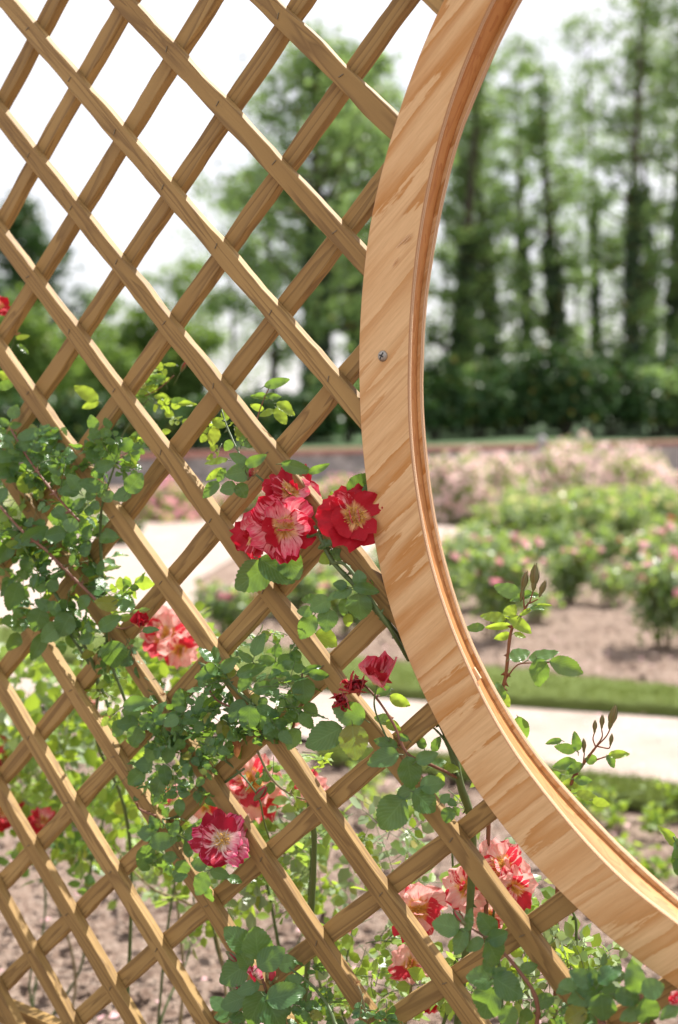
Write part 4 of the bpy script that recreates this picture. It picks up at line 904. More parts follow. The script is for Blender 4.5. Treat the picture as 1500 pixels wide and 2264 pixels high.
# --- sprigs that rise behind the ring
def sprig(label, base, pts, heroes, buds, off, extra=()):
    p = Plant('rose_shoot', base, label, 'rose'); b_ = np.array([base[0], base[1], -.03])
    p.cane([b_] + [onp(*q) for q in pts], .004, .0016, 'cane_red', 12, 50, True)
    for e in extra: p.cane(e, .0012, .0009, 'cane_red', 0, 10)
    p.hero(heroes, off)
    for x0, y0, x1, y1 in buds: p.bud(x0, y0, x1, y1, off, BUD_GREEN)
    p.finish()
S1 = -.16
sprig('upright rose shoot with three slim buds and yellow green leaves right of the ring', foot(1060, S1 - .05), [(1085, 1700, S1), (1100, 1560, S1), (1118, 1500, S1), (1130, 1400, S1), (1150, 1365, S1), (1170, 1332, S1)],
      [(1091, 1364, 54, 175, .42, None, NW), (1130, 1352, 34, 60, .8, None, NW), (1102, 1385, 52, 185, .30, None, NW), (1152, 1382, 62, -35, .42, None, NW), (1111, 1407, 34, 200, .5, None, NW), (1150, 1405, 26, -20, .5, None, NW), (1165, 1352, 34, 30, .3, None, NW),
       (1122, 1305, 58, 160, .55), (1160, 1320, 60, 190, .3), (1150, 1448, 46, 20, .70), (1203, 1449, 64, 15, .42), (1193, 1488, 62, -80, .70), (1256, 1475, 80, -18, .48), (1105, 1530, 42, 100, .6), (1118, 1548, 34, -60, .6, None, NW), (1050, 1388, 40, 185, .5), (1190, 1345, 34, 5, .4), (1205, 1338, 34, -3, .2, None, NW)],
      [(1155, 1310, 1166, 1262), (1180, 1306, 1186, 1245), (1193, 1320, 1207, 1282), (1152, 1330, 1158, 1300)], S1,
      [[(1160, 1345, S1), (1158, 1320, S1), (1155, 1308, S1)], [(1172, 1332, S1), (1180, 1305, S1)], [(1172, 1334, S1), (1190, 1325, S1)], [(1120, 1500, S1), (1145, 1470, S1), (1175, 1466, S1), (1215, 1465, S1)]])
S2 = -.20
sprig('rose shoot with five small closed buds over the pale path right of the ring', foot(1240, S2 - .05), [(1235, 1900, S2), (1262, 1740, S2), (1290, 1690, S2), (1320, 1650, S2)],
      [(1370, 1668, 44, 5, .40, None, NW), (1310, 1680, 28, -20, .8), (1352, 1684, 30, -60, .6), (1250, 1655, 44, 170, .5), (1275, 1640, 40, 100, .5), (1250, 1690, 50, 190, .5), (1225, 1640, 34, 190, .4), (1270, 1700, 40, 210, .5), (1260, 1735, 46, 190, .5, None, NW), (1290, 1725, 40, -10, .5), (1245, 1770, 50, 200, .5, None, NW), (1300, 1760, 50, -15, .4, None, NW), (1155, 1610, 52, -70, .6, -.12), (1240, 1745, 44, 100, .6), (1330, 1775, 40, -20, .5, None, NW), (1220, 1720, 44, 200, .5)],
      [(1292, 1665, 1291, 1632), (1315, 1622, 1317, 1592), (1331, 1612, 1333, 1580), (1348, 1612, 1362, 1558), (1350, 1650, 1354, 1622)], S2,
      [[(1318, 1652, S2), (1312, 1635, S2), (1315, 1620, S2)], [(1320, 1650, S2), (1332, 1630, S2), (1331, 1612, S2)], [(1320, 1650, S2), (1340, 1630, S2), (1350, 1612, S2)], [(1320, 1650, S2), (1345, 1655, S2), (1350, 1650, S2)], [(1290, 1690, S2), (1293, 1665, S2)], [(1320, 1680, S2), (1350, 1670, S2)]])
c7 = Plant('rose_shoot', foot(1500, -.22), 'leafy rose shoot at the right edge beside the dark soil bed', 'rose'); b7 = np.array([*foot(1540, -.25)[:2], -.03])
c7.cane([b7, onp(1530, 2100, -.25), onp(1510, 1900, -.22), onp(1490, 1850, -.22)], .004, .0016, 'cane_green', 6, 30, True)
c7.hero([(1480, 1850, 56, 130, .4, None, NW), (1505, 1890, 60, 90, .7), (1508, 1920, 50, -60, .7), (1520, 1860, 50, 40, .6), (1540, 1950, 60, 200, .6), (1530, 1990, 60, 250, .6)], -.22); c7.finish()

# --- roses growing just behind the lattice
cor = [flower_mesh(70 + i, M['petal_coral'], OPEN3, .22, None, 8) for i in range(3)] + [flower_mesh(75, M['petal_red'], OPEN3, .2, None, 8)]
def behind(label, px, off, blobs, flowers, canes, group='roses planted behind the lattice'):
    p = Plant('rose_bush', foot(px, off), label, 'rose', group); b_ = np.array([*foot(px, off)[:2], -.05])
    for c in canes: p.cane([b_ + rng.normal(0, .05, 3) * [1, 1, 0]] + [(np.array(b_) * .5 + onp(*c[0]) * .5) + rng.normal(0, .05, 3)] + [onp(*q) for q in c], random.uniform(.0028, .0045), .0016, random.choice(('cane_green', 'cane_green', 'cane_old')), 5, 30, True)
    p.fill(blobs)
    for x, y, o, d, f, fx, fy in flowers: p.flower(x, y, o, d, cor[f], random.random() * 6, (fx, fy))
    p.finish(False)
G = 'leaf_grey'
behind('rose bush behind the upper left lattice with one coral bloom', 330, -.42, [(370, 1450, 100, 45, 22, (40, 60), (-.5, -.3), (NW, FR)), (440, 1390, 50, 50, 7, (35, 52), (-.5, -.35), (NW, FR)), (250, 1560, 130, 80, 32, (30, 48), (-.5, -.3), (FR, NW, NW, G))],
       [(366, 1402, -.26, 138, 0, .1, .3), (400, 1440, -.25, 96, 1, .3, -.4)], [[(350, 1700, -.42), (365, 1500, -.42), (368, 1420, -.42)], [(430, 1700, -.42), (440, 1450, -.42)]])
behind('rose bush behind the far left lattice with small red blooms', 60, -.45, [(60, 1550, 150, 100, 56, (35, 52), (-.6, -.35), (FR, NW, NW, G)), (150, 1680, 170, 90, 56, (33, 50), (-.6, -.35), (NW, FR, G, NW)), (80, 1780, 140, 80, 36, (33, 48), (-.55, -.3), (FR, NW, NW)), (210, 1800, 140, 90, 46, (30, 48), (-.55, -.3), (FR, NW, NW)), (150, 1900, 120, 50, 16, (30, 45), (-.5, -.3), (FR, LF))],
       [(95, 1812, -.28, 76, 3, .2, .8), (4, 1790, -.28, 104, 3, .4, .2), (28, 1680, -.45, 80, 3, .0, .3), (200, 1540, -.5, 50, 0, 0, .5), (230, 1600, -.5, 60, 0, .3, .5), (165, 1580, -.5, 50, 1, .3, .3), (10, 1640, -.5, 60, 3, .3, .3)],
       [[(120, 1980, -.4), (60, 1850, -.4), (0, 1780, -.4)], [(200, 1950, -.4), (150, 1700, -.45), (100, 1560, -.5)], [(180, 2000, -.4), (230, 1800, -.45), (240, 1620, -.5)], [(90, 1880, -.4), (200, 1900, -.4), (300, 1960, -.35)]])
behind('rose bush behind the middle of the lattice with a wide coral pink bloom', 600, -.36, [(560, 1720, 80, 40, 8, (33, 50), (-.4, -.25), (FR, NW, NW)), (640, 1850, 100, 100, 38, (33, 48), (-.45, -.2), (FR, G, FR)), (560, 1930, 90, 80, 32, (28, 43), (-.4, -.2), (FR, G, NW)), (480, 1720, 90, 90, 9, (30, 45), (-.4, -.25), (FR, NW, NW)), (330, 1800, 70, 60, 11, (30, 45), (-.4, -.2), (FR, NW, NW)), (660, 1990, 70, 50, 9, (25, 40), (-.4, -.2), (FR, NW, NW)), (430, 2000, 60, 80, 8, (25, 40), (-.4, -.2), (FR, G, NW))],
       [(556, 1722, -.2, 146, 0, -.1, .3), (575, 1770, -.22, 128, 1, .1, -.5), (690, 1740, -.24, 90, 2, .6, .4), (370, 1750, -.32, 60, 1, 0, .3), (455, 1790, -.35, 70, 1, 0, -.3), (650, 1590, -.3, 40, 1, 0, .4)],
       [[(690, 2100, -.25), (688, 1900, -.25), (685, 1850, -.25)], [(480, 2100, -.3), (460, 1940, -.3), (380, 1800, -.3)], [(600, 2000, -.3), (560, 1850, -.3), (556, 1740, -.3)], [(470, 2050, -.3), (330, 1960, -.28), (250, 1870, -.28)]])
behind('rose bush behind the lattice foot with a large yellow eyed coral bloom', 950, -.30, [(850, 1850, 90, 70, 22, (30, 48), (-.4, -.2), (NW, FR, G)), (900, 1960, 70, 40, 8, (30, 45), (-.35, -.2), (NW, FR)), (800, 2090, 130, 70, 40, (25, 43), (-.4, -.15), (NW, FR, G, NW)), (860, 2200, 140, 60, 35, (25, 40), (-.35, -.1), (FR, NW, NW)), (980, 1780, 70, 40, 11, (25, 40), (-.3, -.15), (NW, FR)), (1020, 2180, 100, 70, 24, (25, 40), (-.3, -.1), (FR, NW, NW))],
       [(925, 2010, -.15, 146, 2, .15, .05), (905, 2130, -.14, 100, 1, -.3, .3), (765, 2045, -.3, 40, 1, 0, .5), (950, 2220, -.25, 60, 3, 0, -.3)],
       [[(1000, 2200, -.2), (1005, 2000, -.2), (1000, 1880, -.2)], [(900, 2250, -.25), (920, 2100, -.25), (925, 2020, -.25)], [(760, 2250, -.25), (780, 2050, -.28)]])
behind('rose bush behind the lattice beside the ring with three pale coral blooms', 1100, -.30, [(1120, 1920, 60, 50, 8, (30, 48), (-.35, -.2), (NW, FR)), (1180, 2060, 70, 50, 14, (28, 45), (-.3, -.15), (FR, G, NW)), (1230, 2150, 100, 70, 32, (28, 43), (-.3, -.1), (FR, NW, NW, G)), (1160, 2190, 80, 40, 12, (23, 38), (-.25, -.1), (FR, G, NW)), (1340, 2110, 70, 50, 11, (30, 45), (-.3, -.15), (FR, NW, NW, G)), (1150, 1990, 40, 40, 5, (28, 43), (-.3, -.2), (NW, G))],
       [(1112, 1912, -.16, 136, 0, .1, .3), (1030, 1965, -.15, 122, 1, -.2, .1), (1140, 1968, -.15, 116, 0, .3, -.3), (1080, 2030, -.24, 90, 1, -.1, -.3), (1195, 2100, -.2, 40, 2, 0, .4)],
       [[(1110, 2200, -.2), (1090, 2050, -.24), (1110, 1930, -.26)], [(1010, 2200, -.2), (1020, 1980, -.24)], [(1260, 2240, -.2), (1275, 2060, -.2), (1265, 2010, -.2)]])

behind('low rose bush behind the centre foot of the lattice without open blooms', 420, -.5, [(430, 1880, 90, 60, 22, (28, 42), (-.6, -.4), (FR, NW, G)), (330, 1930, 90, 60, 16, (26, 40), (-.6, -.4), (FR, NW, G)), (720, 1930, 70, 80, 18, (26, 40), (-.6, -.4), (FR, NW, G)), (500, 2030, 60, 40, 7, (24, 36), (-.5, -.35), (FR, NW))], [], [[(420, 2100, -.5), (430, 1950, -.5)], [(620, 2150, -.5), (720, 1950, -.5)]])

# ------------------------------------------------------------------ rose beds beyond the path
def far_flower(seed, mat):
    r = np.random.default_rng(seed); mb = MB()
    for cnt, L, lift in ((6, 1.0, .25), (5, .75, .8), (3, .45, 1.2)):
        for q in range(cnt):
            V, uv, F = petal_geo(r, L, L * 1.2, lift, .35, .08, 4, 3); mb.add(rotz(V, q / cnt * 6.283 + r.random()), F, 0, uv, (r.random(), r.random()))
    return mb.mesh('rose_bloom', mat)
FARF = {k_: far_flower(90 + i, M[k_]) for i, k_ in enumerate(('far_pink', 'far_yellow', 'far_rose', 'far_red'))}
def bed_bush(base, h, r, nleaf, lsize, kinds, nfl, fkind, fsize, label, group, canes=7, low=QUAD_V):
    base = np.array([base[0], base[1], 0.0]); root = empty('rose_bush', tuple(base)); tag(root, label, 'rose bush', group)
    mb = MB(); ends = []
    for q in range(canes):
        a = random.random() * 6.283; rr = r * math.sqrt(random.random()) * .85; e = np.array([rr * math.cos(a), rr * math.sin(a), h * random.uniform(.55, .98)])
        mb.tube(curve([(.06 * math.cos(a), .06 * math.sin(a), -.03), e * [.45, .45, .55], e], 6), np.linspace(.009, .003, len(curve([(0, 0, 0), e * .5, e], 6))), 4); ends.append(e)
    link('canes', mb.mesh('canes', M['cane_old']), root)
    ends = np.array(ends)
    for kd, share in kinds:
        n = int(nleaf * share); c = ends[rng.integers(0, len(ends), n)]
        t = rng.random(n)[:, None] ** .6; P = c * np.c_[t * .6 + .4, t * .6 + .4, t] ; P[:, 2] = c[:, 2] * (.22 + .78 * t[:, 0])
        P += rng.normal(0, 1, (n, 3)) * [r * .22, r * .22, h * .09]; P[:, 2] = np.clip(P[:, 2], .05, None)
        W, FF, uv, rn = stamp(QUAD_V * [1.3, 1, 1], QUAD_UV, QUAD_F, P, rng.normal(0, 1, (n, 3)) + [0, 0, .1], rng.normal(0, .6, (n, 3)) + [0, 0, 1.0], lsize * (.7 + .6 * rng.random(n)))
        nm = 'leaves' if kd != 'leaf_grey' else 'pale_leaves'; link(nm, build(nm, W, FF, M[kd], True, uv, rn), root)
    for q in range(nfl):
        c = ends[random.randrange(len(ends))]; P = c + rng.normal(0, 1, 3) * [r * .30, r * .30, h * .06]; P[2] = max(P[2], h * .45)
        o = link('rose_bloom', FARF[random.choice(fkind) if isinstance(fkind, tuple) else fkind], root, tuple(P)); o.scale = (fsize * random.uniform(.7, 1.2),) * 3
        o.rotation_euler = aim(unit(rng.normal(0, .5, 3) + [0, -.3, .8]), random.random() * 6)
    return root
GR = 'rose bushes in the beds beyond the pale path'
def bush_px(px, py, hpx, wpx, nleaf, lsize, kinds, nfl, fk, fs, label, canes=8):
    b_ = gnd(px, py); s_ = b_[1] / FPX
    return bed_bush(b_, hpx * s_, wpx * s_ / 2, nleaf, lsize, kinds, nfl, fk, fs, label, GR, canes)
PK = (('leaf_far', .6), ('leaf_grey', .6))
rows = [
 (1460, 1425, 215, 190, 1500, .055, PK, 22, ('far_pink', 'far_pink', 'far_rose'), .050, 'dense dark based rose bush with pale pink blooms at the right edge above the turf'),
 (1560, 1340, 190, 200, 900, .055, PK, 14, 'far_pink', .05, 'rose bush with pale pink blooms cut off by the right edge behind the dense one'),
 (1090, 1405, 210, 150, 1100, .055, PK, 14, ('far_pink', 'far_rose'), .050, 'rose bush with pink blooms right behind the ring above the turf'),
 (980, 1370, 160, 140, 700, .055, PK, 9, ('far_pink', 'far_rose'), .048, 'low pink rose bush half hidden by the plywood ring'),
 (1255, 1330, 140, 130, 1150, .06, PK, 12, ('far_pink', 'far_rose'), .055, 'rose bush with a dark gap beneath it in the middle of the bare bed'),
 (1130, 1295, 120, 150, 1150, .06, PK, 13, ('far_pink', 'far_rose'), .058, 'rounded rose bush carrying the densest soft pink blooms'),
 (1020, 1290, 110, 120, 600, .06, PK, 9, ('far_rose', 'far_pink'), .055, 'deeper pink rose bush next to the plywood ring'),
 (1410, 1290, 110, 140, 950, .06, PK, 9, ('far_pink', 'far_rose'), .058, 'pink rose bush behind the dense bush at the right edge'),
 (1340, 1245, 80, 110, 750, .065, PK, 5, ('far_pink', 'far_red'), .06, 'small rose bush at the back edge of the bare soil patch'),
 (1480, 1235, 90, 120, 750, .065, PK, 5, ('far_red', 'far_yellow'), .06, 'rose bush with a few orange red blooms near the right edge'),
 (1215, 1240, 80, 110, 750, .065, PK, 4, 'far_pink', .06, 'pale leafed rose bush behind the soft pink one'),
 (1050, 1225, 70, 120, 750, .065, PK, 2, 'far_pink', .06, 'nearly flowerless rose bush at the end of the gravel court'),
 (505, 1400, 115, 130, 800, .055, PK, 10, ('far_pink', 'far_rose'), .052, 'pink rose bush seen through the lattice at the corner of the gravel court'),
 (640, 1360, 110, 150, 950, .06, PK, 9, ('far_pink', 'far_rose'), .055, 'pink rose bush seen through the lattice below the large blooms'),
 (780, 1400, 120, 130, 600, .06, PK, 6, ('far_pink', 'far_rose'), .055, 'pink rose bush seen through the lattice left of the ring'),
 (700, 1310, 70, 130, 450, .06, PK, 6, 'far_pink', .055, 'small pink rose bush in the bed behind the two nearer ones'),
 (860, 1300, 90, 120, 450, .06, PK, 5, 'far_pink', .055, 'rose bush hidden mostly by the plywood ring'),
 (1180, 1370, 60, 120, 260, .05, PK, 2, 'far_pink', .045, 'small sparse rose bush standing alone on the bare bed'),
 (1350, 1330, 80, 120, 380, .055, PK, 4, 'far_pink', .05, 'small open rose bush between the dark gapped bush and the right edge bush'),
 (1080, 1345, 120, 130, 700, .055, PK, 8, ('far_pink', 'far_rose'), .05, 'pale green rose bush leaning over the bare bed by the ring'),
 (255, 1205, 55, 120, 900, .07, (('dark_leaf', 1.0),), 0, 'far_pink', .05, 'dark green clipped bush on the far edge of the gravel court'),
 (150, 1165, 85, 170, 900, .075, (('leaf_grey', .8), ('leaf_far', .2)), 0, 'far_pink', .05, 'pale silvery bush by the gravel court on the far left'),
 (30, 1175, 90, 150, 800, .075, (('leaf_grey', .4), ('leaf_far', .6)), 4, 'far_pink', .05, 'mid green bush by the gravel court on the far left edge'),
]
for rw in rows: bush_px(*rw)
yel = ['nearest', 'leafy', 'taller', 'sparse']
ORD = ['first', 'second', 'third', 'fourth', 'fifth', 'sixth']
for i, (px, py, hp_, wp_) in enumerate([(1120, 1215, 110, 130), (1205, 1225, 115, 140), (1300, 1215, 115, 140), (1395, 1200, 105, 130), (1485, 1195, 105, 130), (1160, 1175, 90, 130), (1260, 1175, 95, 140), (1350, 1165, 90, 130), (1445, 1160, 90, 120), (1545, 1150, 80, 110)]):
    o = bush_px(px, py, hp_, wp_, 900, .075, (('leaf_far', .5), ('leaf_grey', .5)), 12, 'far_yellow', .058, 'yellow flowered rose bush, ' + (ORD[i] + ' from the ring in the front row of the yellow block' if i < 5 else ORD[i - 5] + ' from the ring in the back row against the pink mound'), 8); o['group'] = 'yellow rose bushes in the far bed'
# big pink mounds: blossoms too many to count
def mound(px, py, hpx, wpx, label, group, nleaf=1800, nblos=1500, mat='far_pink', D=None):
    b_ = gnd(px, py); s_ = b_[1] / FPX; h, r = hpx * s_, wpx * s_ / 2; root = empty('flowering_shrub', tuple(b_)); tag(root, label, 'shrub', group)
    lum = rng.normal(0, 1, (9, 3)); lum = unit(lum) * [1, 1, .6]
    def pts(n, lo):
        d = unit(rng.normal(0, 1, (n, 3))); d[:, 2] = abs(d[:, 2]); q = 1 + .16 * np.sin(d @ lum[0] * 7 + 1) + .12 * np.sin(d @ lum[1] * 11) + .10 * np.sin(d @ lum[2] * 17)
        t = (lo + (1 - lo) * rng.random(n) ** .5) * q; return d * t[:, None] * [r, r, h * .92], d
    P, d = pts(nleaf, .45); W, FF, uv, rn = stamp(QUAD_V * [1.3, 1, 1], QUAD_UV, QUAD_F, P, rng.normal(0, 1, (nleaf, 3)), d + rng.normal(0, .6, (nleaf, 3)), .085 * (.7 + .6 * rng.random(nleaf)))
    link('leaves', build('leaves', W, FF, M['leaf_far'], True, uv, rn), root)
    P, d = pts(nblos, .9); keep = (rng.random(nblos) < .35 + .65 * (np.sin(P[:, 0] * 3.1 + px) * np.sin(P[:, 2] * 4 + P[:, 1] * 2) > -.35)); P, d = P[keep], d[keep]; n = len(P)
    BV = np.array([(0, 0, 0), (-.5, .35, .15), (-.3, .9, .3), (.3, .9, .3), (.5, .35, .15)]); W, FF, uv, rn = stamp(BV, BV[:, :2] + .5, np.array([(0, 4, 3, 2), (0, 2, 1, 1)])[:1], P, rng.normal(0, 1, (n, 3)), d + rng.normal(0, .5, (n, 3)), .085 * (.7 + .7 * rng.random(n)))
    o = link('blossoms', build('blossoms', W, FF, M[mat], True, uv, rn), root); o['kind'] = 'stuff'
    mb = MB()
    for q in range(6): a = q; mb.tube([(0, 0, -.05), (r * .3 * math.cos(a), r * .3 * math.sin(a), h * .4), (r * .6 * math.cos(a), r * .6 * math.sin(a), h * .8)], [.03, .02, .01], 5)
    link('stems', mb.mesh('stems', M['bark']), root)
GM = 'pink flowering shrubs in front of the stone wall'
for a in [(1000, 1155, 150, 160, 'pink flowering shrub with a dark shaded foot next to the ring', GM), (1090, 1135, 140, 180, 'pink flowering shrub second from the ring', GM), (1190, 1120, 135, 190, 'pink flowering shrub around the grey post', GM), (1290, 1120, 135, 190, 'pink flowering shrub just right of the grey post', GM),
          (1390, 1120, 120, 180, 'pink flowering shrub where the mound starts to fall away', GM), (1490, 1130, 90, 150, 'lowest pink flowering shrub at the right edge', GM), (1240, 1070, 95, 140, 'cream flowering shrub rising behind the pink ones', GM), (1040, 1075, 70, 170, 'pink flowering shrub at the back beside the wall', GM), (1400, 1080, 90, 150, 'pink flowering shrub at the back right by the wall', GM),
          (380, 1150, 85, 190, 'rosy shrub seen through the lattice beyond the gravel court', GM), (560, 1140, 80, 190, 'rosy shrub left of the large striped blooms beyond the court', GM), (760, 1140, 90, 200, 'green and rosy shrub beyond the court behind the striped blooms', GM)]:
    mound(*a, nblos=700 if a[0] < 900 else 1500, mat='far_rose' if a[0] < 900 else 'far_pale')
# grey stone post with a ball finial
pb = gnd(1197, 1120); s_ = pb[1] / FPX; mb = MB(); ht = EYE + (950 - 962) * s_
mb.lathe([(0, 0), (.16, 0), (.16, .18), (.10, .24), (.085, ht - .42), (.10, ht - .40), (.15, ht - .34), (.15, ht - .28), (.05, ht - .26), (.05, ht - .22), (.085, ht - .17), (.10, ht - .11), (.085, ht - .05), (.03, ht), (0, ht)], k=20)
tag(link('stone_post', mb.mesh('stone_post', M['stone']), None, tuple(pb)), 'slim grey stone post with a ball top standing among the pink shrubs', 'post')

# ------------------------------------------------------------------ hedges, shrubs and trees beyond the wall
def leaf_blob(root, name, C, RX, RY, RZ, n, ls, mat, lo=.35, hemi=True, lump=.2):
    d = unit(rng.normal(0, 1, (n, 3)))
    if hemi: d[:, 2] = np.where(d[:, 2] < -.25, -d[:, 2], d[:, 2])
    ax = unit(rng.normal(0, 1, (5, 3))); q = 1 + sum(lump * np.sin(d @ ax[i] * (4 + 3 * i) + i * 2) / (1 + .5 * i) for i in range(5))
    P = d * ((lo + (1 - lo) * rng.random(n) ** .45) * q)[:, None] * [RX, RY, RZ] + C
    W, FF, uv, rn = stamp(QUAD_V * [1.5, 1, 1], QUAD_UV, QUAD_F, P, rng.normal(0, 1, (n, 3)), d * .6 + rng.normal(0, .7, (n, 3)) + [0, 0, .4], ls * (.6 + .8 * rng.random(n)))
    return link(name, build(name, W, FF, M[mat], True, uv, rn), root)
def shrub(px, D, ztop_px, wpx, mat, label, group, n=3800, ls=.22, zb=1.1):
    x = (px - 750) * D / FPX; s_ = D / FPX; zt = EYE + (950 - ztop_px) * s_; h = zt - zb; w = wpx * s_ / 2
    root = empty('shrub', (x, D, zb)); tag(root, label, 'shrub', group)
    leaf_blob(root, 'foliage', np.array([0, 0, h * .38]), w, w * .8, h * .62, n, ls, mat, .30)
    mb = MB()
    for q in range(7): a = q * .9; e = np.array([w * .5 * math.cos(a), w * .5 * math.sin(a), h * .7]); mb.tube(curve([(0, 0, -.3), e * [.5, .5, .4], e], 5), .05, 5)
    link('stems', mb.mesh('stems', M['bark']), root)
GS = 'dark evergreen shrubs along the wall'
ORD = ['first', 'second', 'third', 'fourth', 'fifth', 'sixth', 'seventh', 'eighth', 'ninth', 'tenth']
def shrub_label(px, D):
    if px < 900: return ORD[[860, 770, 680, 590].index(px)] + ' dark evergreen shrub left of the ring behind the lattice, beyond the wall'
    if D >= 50: return ORD[[1010, 1110, 1300, 1500].index(px)] + ' shrub from the ring in the rear row under the tall trees'
    return ORD[[960, 1060, 1150, 1250, 1350, 1450, 1560].index(px)] + ' shrub right of the ring in the front row beyond the garden wall'
for i, (px, D, zt, w) in enumerate([(960, 44, 835, 150), (1060, 45, 825, 170), (1150, 46, 800, 170), (1250, 46, 775, 200), (1350, 47, 775, 200), (1450, 48, 800, 200), (1560, 48, 780, 200), (860, 43, 850, 160), (770, 42, 850, 170), (680, 40, 860, 160), (590, 40, 870, 160), (1110, 50, 830, 200), (1300, 52, 800, 240), (1500, 52, 790, 240), (1010, 50, 840, 220)]):
    shrub(px, D, zt + random.choice((-22, -8, 5, 18)), w, ('dark_leaf', 'dark_leaf', 'tree_leaf')[i % 3] if i > 2 else 'dark_leaf', shrub_label(px, D), GS)
for px, D, zt, w, lb in [(500, 36, 860, 160, 'left of the ring'), (400, 35, 905, 170, ''), (290, 34, 900, 170, ''), (180, 33, 880, 170, ''), (70, 33, 880, 170, ''), (-40, 33, 880, 170, '')]:
    shrub(px, D, zt, w, 'dark_leaf', ORD[[-40, 70, 180, 290, 400, 500].index(px)] + ' low dark hedge shrub from the left edge, seen through the lattice', 'low dark hedge shrubs on the left', 3000, .2, .8)
for px, D, zt, w, lb in [(60, 50, 690, 200, 'bright green broadleaf shrub at the left edge under the far dark tree'), (170, 54, 720, 180, 'bright green shrub between the left edge and the pale gap'), (310, 52, 700, 150, 'bright green shrub left of the pale gap in the trees'), (395, 48, 760, 150, 'bright green shrub directly behind the red tipped bud'), (240, 46, 800, 180, 'lower bright green shrub in front of the others')]:
    shrub(px, D, zt, w, 'tree_light', lb, 'bright green shrubs beyond the wall on the left', 4200, .24)

def tree(px, D, top_px, crown_w, label, group, name='tall_tree', mat='tree_leaf', n=7000, ls=.24, tr=.35, first=.28, ivy=True, shape='column', sparse=1.0, lean=0.0, nbr=34, zb=1.2):
    x = (px - 750) * D / FPX; s_ = D / FPX; H = EYE + (950 - top_px) * s_ - zb; W_ = crown_w * s_ / 2
    root = empty(name, (x, D, zb)); tag(root, label, 'tree', group)
    ax = curve([(0, 0, -.4), (lean * .3 + random.uniform(-.2, .2), 0, H * .35), (lean * .7 + random.uniform(-.3, .3), random.uniform(-.3, .3), H * .7), (lean, 0, H * .97)], 24)
    mb = MB(); rr = tr * (1 - np.linspace(0, 1, len(ax)) ** .9 * .88); mb.tube(ax, rr, 9); Ps = []; Ns = []
    for q in range(nbr):
        t = first + (1 - first) * (q + random.random()) / nbr; i = int(t * (len(ax) - 1)); o = ax[i]; a = random.random() * 6.283
        prof = {'column': .55 + .45 * math.sin(min(1, (t - first) / (1 - first) * 1.15 + .1) * math.pi), 'broad': math.sin(min(1, (t - first) / (1 - first) * .9 + .16) * math.pi) ** .6, 'cone': (1.08 - (t - first) / (1 - first)) }[shape]
        Lb = W_ * prof * random.uniform(.45, 1.35); e = o + np.array([Lb * math.cos(a), Lb * math.sin(a), Lb * random.uniform(.15, .75)])
        pth = curve([o, (o + e) / 2 + [0, 0, -.06 * Lb], e], 7); mb.tube(pth, np.linspace(max(.03, rr[i] * .4), .015, len(pth)), 5)
        m = int(n / nbr * (.4 + .9 * Lb / W_) * random.uniform(.6, 1.3)); cl_ = rng.integers(2, 6)
        for c in range(cl_):
            f = random.uniform(.35, 1.05); cc = o + (e - o) * f + rng.normal(0, .30 * W_ * .35, 3); k2 = m // cl_; sg = random.uniform(.20, .42) * max(1.0, W_ * .42)
            Ps.append(cc + rng.normal(0, 1, (k2, 3)) * [sg, sg, sg * .62])
    link('trunk', mb.mesh('trunk', M['bark']), root)
    P = np.concatenate(Ps); P = P[rng.random(len(P)) < sparse]; k2 = len(P)
    W, FF, uv, rn = stamp(QUAD_V * [1.5, 1, 1], QUAD_UV, QUAD_F, P, rng.normal(0, 1, (k2, 3)) + [0, 0, -.3], rng.normal(0, .8, (k2, 3)) + [0, 0, .7], ls * (.6 + .8 * rng.random(k2)))
    link('crown', build('crown', W, FF, M[mat], True, uv, rn), root)
    if ivy:
        k2 = 2600; t = rng.random(k2) ** 1.1 * .50; i = (t * (len(ax) - 1)).astype(int); a = rng.random(k2) * 6.283
        q = rr[i] + .05 + abs(rng.normal(0, .11, k2)) * (1.1 - t); d = np.c_[np.cos(a), np.sin(a), np.zeros(k2)]
        P = ax[i] + d * q[:, None] + np.c_[np.zeros((k2, 2)), rng.random(k2) * H / 24]
        W, FF, uv, rn = stamp(QUAD_V * [1.8, 1, 1], QUAD_UV, QUAD_F, P, rng.normal(0, .6, (k2, 3)) + [0, 0, -1], d + rng.normal(0, .4, (k2, 3)), .20 * (.6 + .8 * rng.random(k2)))
        link('ivy', build('ivy', W, FF, M['ivy'], True, uv, rn), root)
    return root
GT = 'tall ivy clad trees behind the shrubs'
for px, D, top, cw, tr_, lb in [
    (1000, 58, 120, 170, .42, 'tall ivy clad tree with a thick dark trunk nearest the ring on its right'),
    (1085, 60, 160, 130, .36, 'tall ivy clad tree with a straight dark trunk second from the ring'),
    (1165, 64, 110, 150, .24, 'slim tall tree between two thicker ivy clad trunks'),
    (1240, 59, 150, 150, .44, 'tall ivy clad tree left of the bright gap between the trunks'),
    (1385, 57, -60, 170, .36, 'tall ivy clad tree right of the bright gap reaching the top of the photo'),
    (1470, 60, -120, 180, .42, 'tall ivy clad tree near the right edge with the densest crown'),
    (1560, 58, -150, 190, .40, 'tall ivy clad tree at the right edge reaching above the photo'),
    (900, 60, 180, 170, .34, 'tall ivy clad tree half covered by the plywood ring'),
    (1030, 70, 180, 150, .22, 'thin tall tree set back between the first two ivy clad trunks'),
    (1310, 72, 60, 170, .20, 'thin tall tree set back in the bright gap'),
    (1430, 72, -40, 180, .24, 'thin tall tree set back between the last two ivy clad trunks')]:
    tree(px + random.randint(-12, 12), D, top + random.randint(-60, 25), cw * random.uniform(.9, 1.4), lb, GT, lean=random.uniform(-1.4, 1.4), tr=tr_, n=6400, sparse=.80, first=.16, nbr=52, ls=.20)
